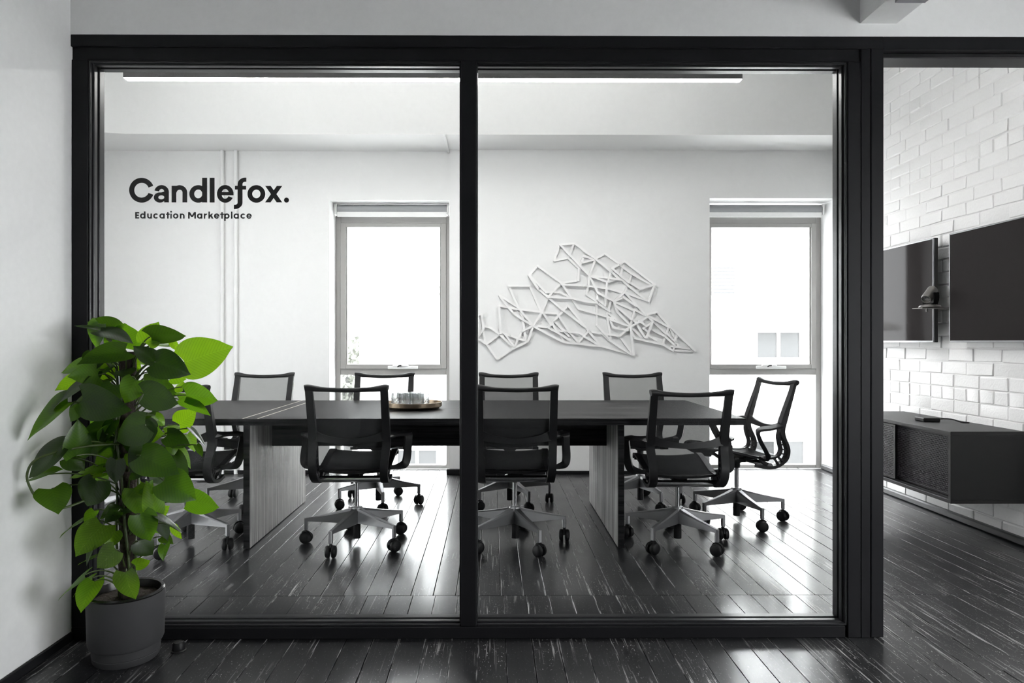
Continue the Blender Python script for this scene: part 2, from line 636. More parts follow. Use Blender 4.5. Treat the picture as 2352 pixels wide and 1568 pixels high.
# back wall with two floor-length window openings
WZ = 2.442
bw = MB()
bw.box(XML, -1.452, YB, YOUT, -0.02, ZC)
bw.box(-1.452, -0.378, YB, YOUT, WZ, ZC)
bw.box(-0.378, 1.936, YPIER, YOUT, -0.02, ZC)
bw.box(1.936, XR + 0.3, YPIER, YOUT, WZ + 0.01, ZC)
bw.box(-1.452, -0.378, YB + 0.20, YOUT, -0.3, 0.0)
bw.box(1.936, XR, YB + 0.20, YOUT, -0.3, 0.0)
wb = struct(bw.build('wall_back', 'plaster_white'), 'white back wall with two tall windows and a broad pier', 'wall')
bb = MB().box(XML, -1.452, YB - 0.014, YB, 0, 0.03, 0.003)
bb.box(-0.30, 1.936, YPIER - 0.014, YPIER, 0, 0.03, 0.003)
struct(bb.build('baseboard_back', 'frame_black'), 'low black skirting strip along the back wall', 'baseboard')
struct(MB().box(-0.40, -0.19, YPIER - 0.04, YPIER, 0, 0.05, 0.004).build('trim_2', 'frame_black'), 'small black plinth block at the foot of the pier', 'plinth')

# dropped beam along the back wall, turning along the side wall in a curve
edge = [(XR, 5.61), (-2.92, 5.61)]
for i in range(1, 13):
    a = PI / 2 + PI / 2 * i / 12
    edge.append((-2.92 + 0.70 * math.cos(a), 4.91 + 0.70 * math.sin(a)))
edge += [(-3.62, YP1), (XML, YP1), (XML, YB + 0.05), (XR, YB + 0.05)]
n_ = len(edge)
be = MB().add([(x, y, 2.877) for x, y in edge] + [(x, y, ZC) for x, y in edge],
              [tuple(reversed(range(n_))), tuple(range(n_, 2 * n_))] + [(i, (i + 1) % n_, (i + 1) % n_ + n_, i + n_) for i in range(n_)])
be = struct(be.build('trim_1', 'gloss_white', smooth=True, sharp=30), 'white dropped ceiling beam above the windows', 'beam')
MB().box(-0.40, -0.378, 5.60, YB, 2.862, 2.878, 0.003).build('joint_strip', 'gloss_white', be)

# brick wall: backing, single bricks where they can be told apart, the rest as one part
wr = MB().box(XR + 0.005, XR + 0.3, 1.9, YOUT, -0.02, ZC)
wr.box(XR + 0.005, XR + 0.3, YN, -0.9, -0.02, ZC)
wr.box(XR + 0.005, XR + 0.3, -0.9, 1.9, -0.02, 0.5)
wr.box(XR + 0.005, XR + 0.3, -0.9, 1.9, 2.05, ZC)
wr = struct(wr.build('wall_right', 'mortar_paint'), 'white painted brick wall carrying the screens', 'wall')

def brick_mesh(ln, ht, seed):
    rnd = random.Random(seed)
    mb = MB().box(0, 0.022, -ln / 2, ln / 2, -ht / 2, ht / 2, 0.005)
    for q in mb.v:
        q.x += rnd.uniform(-0.0020, 0.0020)
        q.y += rnd.uniform(-0.0032, 0.0032)
        q.z += rnd.uniform(-0.0032, 0.0032)
    return mb

BL, BH, JT = 0.24, 0.086, 0.006
stretchers = [brick_mesh(BL - JT, BH - JT, s).mesh('brick', True, sharp=30) for s in range(6)]
headers = [brick_mesh(BL / 2 - JT, BH - JT, 20 + s).mesh('brick', True, sharp=30) for s in range(5)]
rest = MB()
for row in range(42):
    zc = 0.012 + BH * (row + 0.5)
    if zc + BH / 2 > ZC:
        break
    head = row % 6 == 3
    st = BL / 2 if head else BL
    y = 2.84 + (0 if head else (row % 2) * BL / 2 + (0.05 if row % 3 == 0 else 0))
    while y + st / 2 < 5.42:
        yc = y + st / 2
        x = XR + random.uniform(-0.0022, 0.0018)
        if 3.93 < yc < 5.38:
            o = link('brick', random.choice(headers if head else stretchers), 'brick_paint', wr)
            o.location = (x, yc, zc + random.uniform(-0.002, 0.002))
            o.rotation_euler = (R(random.uniform(-0.5, 0.5)), R(random.uniform(-0.35, 0.35)), R(random.uniform(-0.3, 0.3)))
        else:
            b = brick_mesh(st - JT, BH - JT, row * 50 + int(y * 40))
            rest.add([(q.x + x, q.y + yc, q.z + zc) for q in b.v], b.f)
        y += st
MB().box(XR - 0.002, XR + 0.012, 5.44, 6.345, 0.0, 2.877).build('plaster_panel', 'plaster_white', wr)
tag(rest.build('brick_course', 'brick_paint', wr, True, 30), kind='stuff')
struct(MB().box(XR - 0.03, XR + 0.012, YP1, 6.30, 0, 0.045, 0.008).build('baseboard_right', 'baseboard_grey'), 'low grey skirting along the brick wall', 'baseboard')

# unseen room behind the viewpoint; rear wall darkened to weaken reflections in the glass
struct(MB().box(XL, XR + 0.2, YN - 0.12, YN, -0.02, ZC).build('wall_rear', 'wall_charcoal'), 'unseen wall behind the viewpoint, made charcoal to weaken glass reflections', 'wall')

# ceiling beam with metal track in front of the partition
bm_ = struct(MB().box(1.455, 1.60, YN, YP0, 2.43, ZC).build('trim_3', 'plaster_white'), 'white boxed ceiling beam meeting the wall above the frame', 'beam')
MB().box(1.475, 1.585, YN, YP0 - 0.20, 2.412, 2.43).build('track', 'metal_track', bm_)

# conduits on the back wall
for xc, lab in ((-2.402, 'white painted conduit on the back wall, farther from the window'), (-2.282, 'white painted conduit on the back wall, nearer to the window')):
    c = empty('conduit', (xc, YB, 0))
    mb = MB().cyl((xc, YB - 0.018, 0), 0.016, 0.0, 2.90, 14)
    mb.build('pipe', 'gloss_white', c, True)
    for zz in (0.6, 1.63, 2.6):
        MB().cyl((xc, YB - 0.018, 0), 0.0195, zz - 0.025, zz + 0.025, 14).build('coupling', 'gloss_white', c, True)
    tag(c, lab, 'pipe')

# ------------------------------------------------------------------ outer windows
def outer_window(name, x0, x1, ztop, label, blind_label):
    w = empty(name, ((x0 + x1) / 2, 6.40, 0))
    y0, y1 = 6.345, 6.42
    fr = MB()
    fw_ = 0.045
    fr.box(x0, x0 + fw_, y0, y1, 0.0, ztop, 0.004)
    fr.box(x1 - fw_, x1, y0, y1, 0.0, ztop, 0.004)
    fr.box(x0 + fw_, x1 - fw_, y0, y1, ztop - 0.07, ztop, 0.004)
    fr.box(x0 + fw_, x1 - fw_, y0, y1, 0.0, 0.03, 0.004)
    fr.build('window_frame', 'window_alu', w)
    MB().box(x0 + fw_, x1 - fw_, y0 + 0.005, y1, 0.868, 0.925, 0.003).build('transom', 'window_alu', w)
    zs0, zs1 = 0.925, ztop - 0.07
    sa = MB()
    xa, xb = x0 + fw_, x1 - fw_
    for a, b, c, d in ((xa, xa + 0.048, zs0, zs1), (xb - 0.048, xb, zs0, zs1), (xa + 0.048, xb - 0.048, zs0, zs0 + 0.042), (xa + 0.048, xb - 0.048, zs1 - 0.036, zs1)):
        sa.box(a, b, y0 - 0.012, y0 + 0.035, c, d, 0.003)
    for a, b, c, d in ((xa + 0.048, xa + 0.06, zs0 + 0.042, zs1 - 0.036), (xb - 0.06, xb - 0.048, zs0 + 0.042, zs1 - 0.036)):
        sa.box(a, b, y0 + 0.004, y0 + 0.03, c, d)
    s = sa.build('sash', 'window_alu', w)
    MB().box(xa + 0.046, xb - 0.046, y0 + 0.012, y0 + 0.018, zs0 + 0.04, zs1 - 0.034).build('pane', 'window_glass', s)
    MB().box(xa - 0.002, xb + 0.002, y0 + 0.03, y0 + 0.036, 0.028, 0.87).build('pane', 'window_glass', w)
    # chain winder on the lower sash rail
    xm = (xa + xb) / 2 + 0.09
    wd = MB().box(xm - 0.14, xm + 0.14, y0 - 0.03, y0 - 0.0125, 0.925, 0.951, 0.004).build('winder', 'gloss_white', w)
    MB().lathe([(0.075, 0.0), (0.07, 0.012), (0.045, 0.02), (0.0, 0.022)], 20, (xm - 0.02, y0 - 0.026, 0.951), sy=0.28).build('winder_cap', 'gloss_white', wd, True)
    MB().tube([(xm - 0.045, y0 - 0.048, 0.944), (xm - 0.03, y0 - 0.055, 0.955), (xm - 0.01, y0 - 0.055, 0.956)], 0.006, 6).build('crank', 'plastic_dark', wd, True)
    struct(w, label, 'window')
    # roller blind, rolled up
    bl = empty('roller_blind', ((x0 + x1) / 2, 6.30, ztop + 0.01))
    MB().lathe([(0.046, x0 + 0.035), (0.046, x1 - 0.035)], 24, (0, 6.285, ztop + 0.046), ax='X').build('fabric_roll', 'blind_grey', bl, True)
    MB().box(x0 + 0.035, x1 - 0.035, 6.247, 6.257, ztop - 0.028, ztop + 0.02, 0.003).build('hem_bar', 'gloss_white', bl)
    for xe in (x0 + 0.016, x1 - 0.016 - 0.016):
        MB().box(xe, xe + 0.016, 6.235, 6.343, ztop - 0.01, ztop + 0.095, 0.004).build('bracket', 'gloss_white', bl)
    tag(bl, blind_label, 'blind', 'roller blinds')

outer_window('window_1', -1.450, -0.380, 2.345, 'tall aluminium window behind the tray', 'rolled-up grey blind above the window behind the tray')
outer_window('window_2', 1.94, XR - 0.005, 2.345, 'tall aluminium window beside the brick wall', 'rolled-up grey blind above the window beside the brick wall')

# windows added in the side walls, out of view, to bring in daylight
def added_side_window(name, xa, xb, y0, y1, z0, z1, label):
    w = empty(name, ((xa + xb) / 2, (y0 + y1) / 2, z0))
    f = MB()
    ym = (y0 + y1) / 2
    for a, b, c, d in ((y0, y0 + 0.05, z0, z1), (y1 - 0.05, y1, z0, z1), (y0 + 0.05, y1 - 0.05, z0, z0 + 0.05), (y0 + 0.05, y1 - 0.05, z1 - 0.05, z1), (ym - 0.03, ym + 0.03, z0 + 0.05, z1 - 0.05)):
        f.box(xa, xb, a, b, c, d)
    f.build('window_frame', 'window_alu', w)
    xm = (xa + xb) / 2
    for a, b in ((y0 + 0.045, ym - 0.025), (ym + 0.025, y1 - 0.045)):
        MB().box(xm - 0.003, xm + 0.003, a, b, z0 + 0.045, z1 - 0.045).build('pane', 'window_glass', w)
    return struct(w, label, 'window')

added_side_window('added_window_4', XR + 0.2, XR + 0.26, -0.9, 1.9, 0.5, 2.05, 'unseen aluminium window added to light the space before the glass partition')
added_side_window('added_window_5', XML - 0.12, XML - 0.06, 2.95, 4.25, 0.1, 2.2, 'unseen aluminium window added to light the meeting room')

# ------------------------------------------------------------------ glass partition
gp = empty('window_3', (-0.1, YP0, 0))
G0, G1 = 2.742, 2.752                       # glass faces
gxs = ((-1.579, -0.126), (-0.061, 1.398))
gz0, gz1 = 0.062, 2.274
hd = MB().box(XL, 1.549, YP0 + 0.012, YP1, 2.283, 2.379, 0.002)
hd.box(XL, 1.549, YP0, YP0 + 0.012, 2.332, 2.379, 0.002)
hd.build('header', 'frame_black', gp)
MB().box(XL, 1.40, YP0 + 0.004, YP1, 0.0, 0.047, 0.003).build('bottom_rail', 'frame_black', gp)
st = MB().box(XL, -1.592, YP0 + 0.006, YP1, 0.047, 2.283, 0.002)
st.build('stile', 'frame_black', gp)
st = MB().box(1.411, 1.462, YP0 + 0.006, YP1, 0.0, 2.283, 0.002)
st.build('stile', 'frame_black', gp)
MB().box(-0.124, -0.061, YP0 + 0.008, YP1, 0.047, 2.283, 0.003).build('mullion', 'frame_black', gp)
for (a, b) in gxs:
    lo = -1.592 if a < -1 else -0.061
    hi = -0.124 if a < -1 else 1.411
    for dy0, dy1, k in ((YP0 + 0.026, G0 - 0.001, 0.0), (G1 + 0.001, YP1 - 0.01, 0.0)):
        bd = MB()
        if lo < a - 0.004:
            bd.box(lo, a + 0.002, dy0, dy1, 0.047, 2.283, 0.003)
        else:
            bd.box(lo, a + 0.004, dy0, dy1, 0.047, 2.283, 0.002)
        bd.box(b - 0.003, hi, dy0, dy1, 0.047, 2.283, 0.002)
        bd.box(a + 0.002, b - 0.002, dy0, dy1, gz1 - 0.006, 2.283, 0.003)
        bd.box(a + 0.002, b - 0.002, dy0, dy1, 0.047, gz0, 0.003)
        bd.build('glazing_bead', 'bead_black', gp)
    # stepped outer bead
    bd = MB()
    if a < -1:
        bd.box(-1.592, -1.584, YP0 + 0.012, YP0 + 0.028, 0.052, 2.28, 0.002)
    else:
        bd.box(1.402, 1.411, YP0 + 0.012, YP0 + 0.028, 0.052, 2.28, 0.002)
    bd.box(lo + 0.002, hi - 0.002, YP0 + 0.016, YP0 + 0.03, 2.274, 2.284, 0.002)
    bd.box(lo + 0.002, hi - 0.002, YP0 + 0.012, YP0 + 0.03, 0.046, 0.055, 0.002)
    bd.build('glazing_bead', 'bead_black', gp)
    MB().box(a - 0.006, b + 0.006, G0, G1, gz0 - 0.006, gz1 + 0.004).build('pane', 'clear_glass', gp)
struct(gp, 'black framed interior glass partition in two panes', 'partition')

# doorway beside it
dw = empty('door_1', (1.5, YP0, 0))
MB().box(1.462, 1.500, YP0 + 0.004, YP1, 0.0, 2.332, 0.002).build('jamb', 'frame_black', dw)
MB().box(1.500, 1.549, YP0, YP1 + 0.02, 0.004, 2.332, 0.002).build('jamb', 'frame_black', dw)
MB().box(1.549, XR + 0.01, YP0, YP1, 2.326, 2.379, 0.002).build('door_header', 'frame_black', dw)
MB().box(1.549, XR + 0.01, YP0 + 0.03, YP1 + 0.02, 2.307, 2.327, 0.004).build('door_track', 'bead_black', dw)
MB().box(2.95, XR + 0.01, YP0, YP1, 0.0, 2.326, 0.002).build('jamb', 'frame_black', dw)
struct(dw, 'black door frame of the open doorway beside the glass', 'door frame')

# wall-sculpture bars: x, z of both ends (m)
BARS = [
    (-0.123, 1.409, -0.093, 1.417), (-0.093, 1.42, -0.074, 1.295), (-0.124, 1.409, -0.126, 1.207), (-0.126, 1.212, -0.063, 1.31),
    (-0.126, 1.205, -0.044, 1.152), (-0.077, 1.299, -0.059, 1.16), (-0.063, 1.31, -0.008, 1.299), (-0.008, 1.299, 0.062, 1.244),
    (-0.044, 1.156, 0.062, 1.24), (-0.044, 1.152, 0.048, 1.02), (0.048, 1.02, 0.18, 1.112), (0.18, 1.112, 0.319, 1.178),
    (0.062, 1.497, 0.077, 1.248), (0.062, 1.496, 0.25, 1.459), (0.066, 1.586, 0.136, 1.49), (0.066, 1.586, 0.228, 1.483),
    (0.136, 1.49, 0.187, 1.431), (0.187, 1.431, 0.268, 1.373), (0.081, 1.259, 0.231, 1.204), (0.231, 1.204, 0.305, 1.185),
    (0.081, 1.248, 0.15, 1.152), (0.062, 1.244, 0.195, 1.123), (0.114, 1.244, 0.195, 1.138), (0.15, 1.67, 0.239, 1.461),
    (0.15, 1.67, 0.334, 1.67), (0.334, 1.67, 0.437, 1.439), (0.239, 1.464, 0.444, 1.439), (0.239, 1.468, 0.364, 1.318),
    (0.261, 1.461, 0.279, 1.314), (0.268, 1.373, 0.364, 1.318), (0.253, 1.446, 0.268, 1.373), (0.279, 1.314, 0.297, 1.196),
    (0.364, 1.318, 0.268, 1.27), (0.268, 1.277, 0.195, 1.123), (0.364, 1.314, 0.319, 1.178), (0.327, 1.762, 0.404, 1.847),
    (0.404, 1.847, 0.614, 1.696), (0.327, 1.762, 0.408, 1.645), (0.408, 1.645, 0.496, 1.571), (0.341, 1.755, 0.481, 1.608),
    (0.481, 1.615, 0.599, 1.615), (0.599, 1.615, 0.709, 1.56), (0.496, 1.571, 0.709, 1.56), (0.614, 1.696, 0.496, 1.571),
    (0.614, 1.692, 0.709, 1.557), (0.496, 1.567, 0.444, 1.439), (0.496, 1.567, 0.621, 1.461), (0.444, 1.439, 0.364, 1.318),
    (0.448, 1.435, 0.577, 1.424), (0.452, 1.431, 0.525, 1.321), (0.364, 1.318, 0.496, 1.303), (0.672, 1.498, 0.496, 1.303),
    (0.621, 1.461, 0.826, 1.307), (0.672, 1.498, 0.855, 1.27), (0.577, 1.424, 0.68, 1.27), (0.547, 1.365, 0.68, 1.226),
    (0.533, 1.343, 0.569, 1.27), (0.364, 1.314, 0.632, 1.171), (0.632, 1.171, 0.826, 1.152), (0.496, 1.303, 0.606, 1.24),
    (0.606, 1.24, 0.636, 1.174), (0.562, 1.27, 0.68, 1.27), (0.562, 1.27, 0.687, 1.189), (0.68, 1.27, 0.768, 1.167),
    (0.68, 1.262, 0.775, 1.255), (0.775, 1.255, 0.826, 1.226), (0.768, 1.174, 0.855, 1.27), (0.709, 1.56, 0.826, 1.534),
    (0.709, 1.557, 0.768, 1.468), (0.768, 1.468, 0.826, 1.45), (0.614, 1.696, 0.761, 1.718), (0.761, 1.718, 0.772, 1.828),
    (0.621, 1.681, 0.826, 1.672), (0.551, 1.894, 0.595, 2.03), (0.595, 2.034, 0.731, 2.045), (0.551, 1.894, 0.676, 1.92),
    (0.676, 1.92, 0.724, 2.045), (0.606, 2.03, 0.864, 1.755), (0.676, 1.917, 0.772, 1.828), (0.731, 2.045, 0.826, 1.976),
    (0.783, 1.858, 0.816, 1.939), (0.816, 1.935, 0.826, 1.935), (0.807, 1.983, 0.917, 1.909), (0.814, 1.931, 0.917, 1.909),
    (0.803, 1.876, 0.917, 1.906), (0.917, 1.913, 1.002, 1.954), (1.002, 1.954, 1.131, 1.862), (0.917, 1.906, 1.05, 1.799),
    (0.917, 1.906, 0.862, 1.762), (0.862, 1.755, 0.851, 1.659), (0.862, 1.762, 1.035, 1.74), (0.877, 1.755, 1.02, 1.704),
    (0.862, 1.755, 0.936, 1.608), (0.851, 1.667, 0.836, 1.597), (0.807, 1.674, 1.02, 1.648), (0.836, 1.597, 0.928, 1.534),
    (1.061, 1.829, 1.131, 1.862), (1.131, 1.862, 1.175, 1.888), (1.175, 1.888, 1.44, 1.682), (1.061, 1.829, 1.028, 1.704),
    (1.175, 1.88, 1.131, 1.74), (1.064, 1.792, 1.123, 1.733), (1.061, 1.825, 1.208, 1.7), (1.131, 1.858, 1.241, 1.774),
    (1.241, 1.774, 1.396, 1.689), (1.241, 1.774, 1.175, 1.608), (1.138, 1.755, 1.307, 1.645), (1.307, 1.645, 1.44, 1.682),
    (1.204, 1.674, 1.352, 1.557), (1.44, 1.682, 1.388, 1.535), (1.388, 1.535, 1.19, 1.608), (1.035, 1.704, 1.101, 1.733),
    (1.035, 1.737, 1.153, 1.722), (1.153, 1.722, 1.197, 1.682), (1.017, 1.704, 1.002, 1.49), (1.02, 1.648, 1.175, 1.608),
    (1.175, 1.615, 1.079, 1.534), (0.936, 1.608, 1.079, 1.534), (0.936, 1.608, 0.928, 1.534), (0.807, 1.534, 0.928, 1.52),
    (0.928, 1.534, 0.928, 1.321), (0.928, 1.52, 1.042, 1.446), (0.936, 1.549, 1.002, 1.494), (0.807, 1.457, 1.079, 1.38),
    (0.928, 1.321, 1.042, 1.196), (1.053, 1.534, 1.013, 1.402), (1.079, 1.534, 1.16, 1.564), (1.16, 1.571, 1.278, 1.49),
    (1.182, 1.608, 1.366, 1.41), (1.079, 1.534, 1.109, 1.439), (1.087, 1.527, 1.263, 1.454), (1.109, 1.439, 1.226, 1.321),
    (1.098, 1.49, 1.234, 1.373), (1.02, 1.409, 1.05, 1.204), (1.042, 1.373, 1.234, 1.307), (1.035, 1.424, 1.101, 1.373),
    (1.05, 1.358, 1.072, 1.303), (1.072, 1.303, 1.204, 1.277), (1.263, 1.454, 1.226, 1.314), (1.226, 1.314, 1.131, 1.226),
    (1.263, 1.461, 1.374, 1.402), (1.234, 1.38, 1.285, 1.336), (1.226, 1.307, 1.377, 1.395), (1.377, 1.402, 1.425, 1.358),
    (1.37, 1.417, 1.462, 1.439), (1.462, 1.439, 1.58, 1.307), (1.374, 1.41, 1.58, 1.299), (1.425, 1.358, 1.366, 1.211),
    (1.226, 1.299, 1.263, 1.207), (1.263, 1.207, 1.514, 1.152), (1.241, 1.299, 1.322, 1.218), (1.278, 1.336, 1.352, 1.218),
    (1.315, 1.351, 1.366, 1.314), (1.337, 1.292, 1.425, 1.351), (1.352, 1.284, 1.388, 1.255), (1.433, 1.351, 1.543, 1.248),
    (1.396, 1.292, 1.528, 1.226), (1.381, 1.233, 1.455, 1.189), (1.565, 1.307, 1.514, 1.152), (1.58, 1.303, 1.798, 1.097),
    (1.58, 1.299, 1.654, 1.13), (1.551, 1.248, 1.617, 1.181), (1.528, 1.226, 1.61, 1.152), (1.639, 1.233, 1.61, 1.108),
    (1.514, 1.152, 1.602, 1.097), (1.602, 1.097, 1.798, 1.097), (1.587, 1.137, 1.75, 1.115), (1.226, 1.299, 1.252, 1.056),
    (0.983, 1.134, 1.256, 1.056), (0.807, 1.152, 0.983, 1.134), (1.131, 1.226, 1.249, 1.064), (0.884, 1.262, 1.131, 1.226),
    (1.042, 1.189, 1.219, 1.071), (0.855, 1.27, 0.954, 1.152), (0.807, 1.226, 0.939, 1.152), (0.976, 1.248, 1.05, 1.174),
]
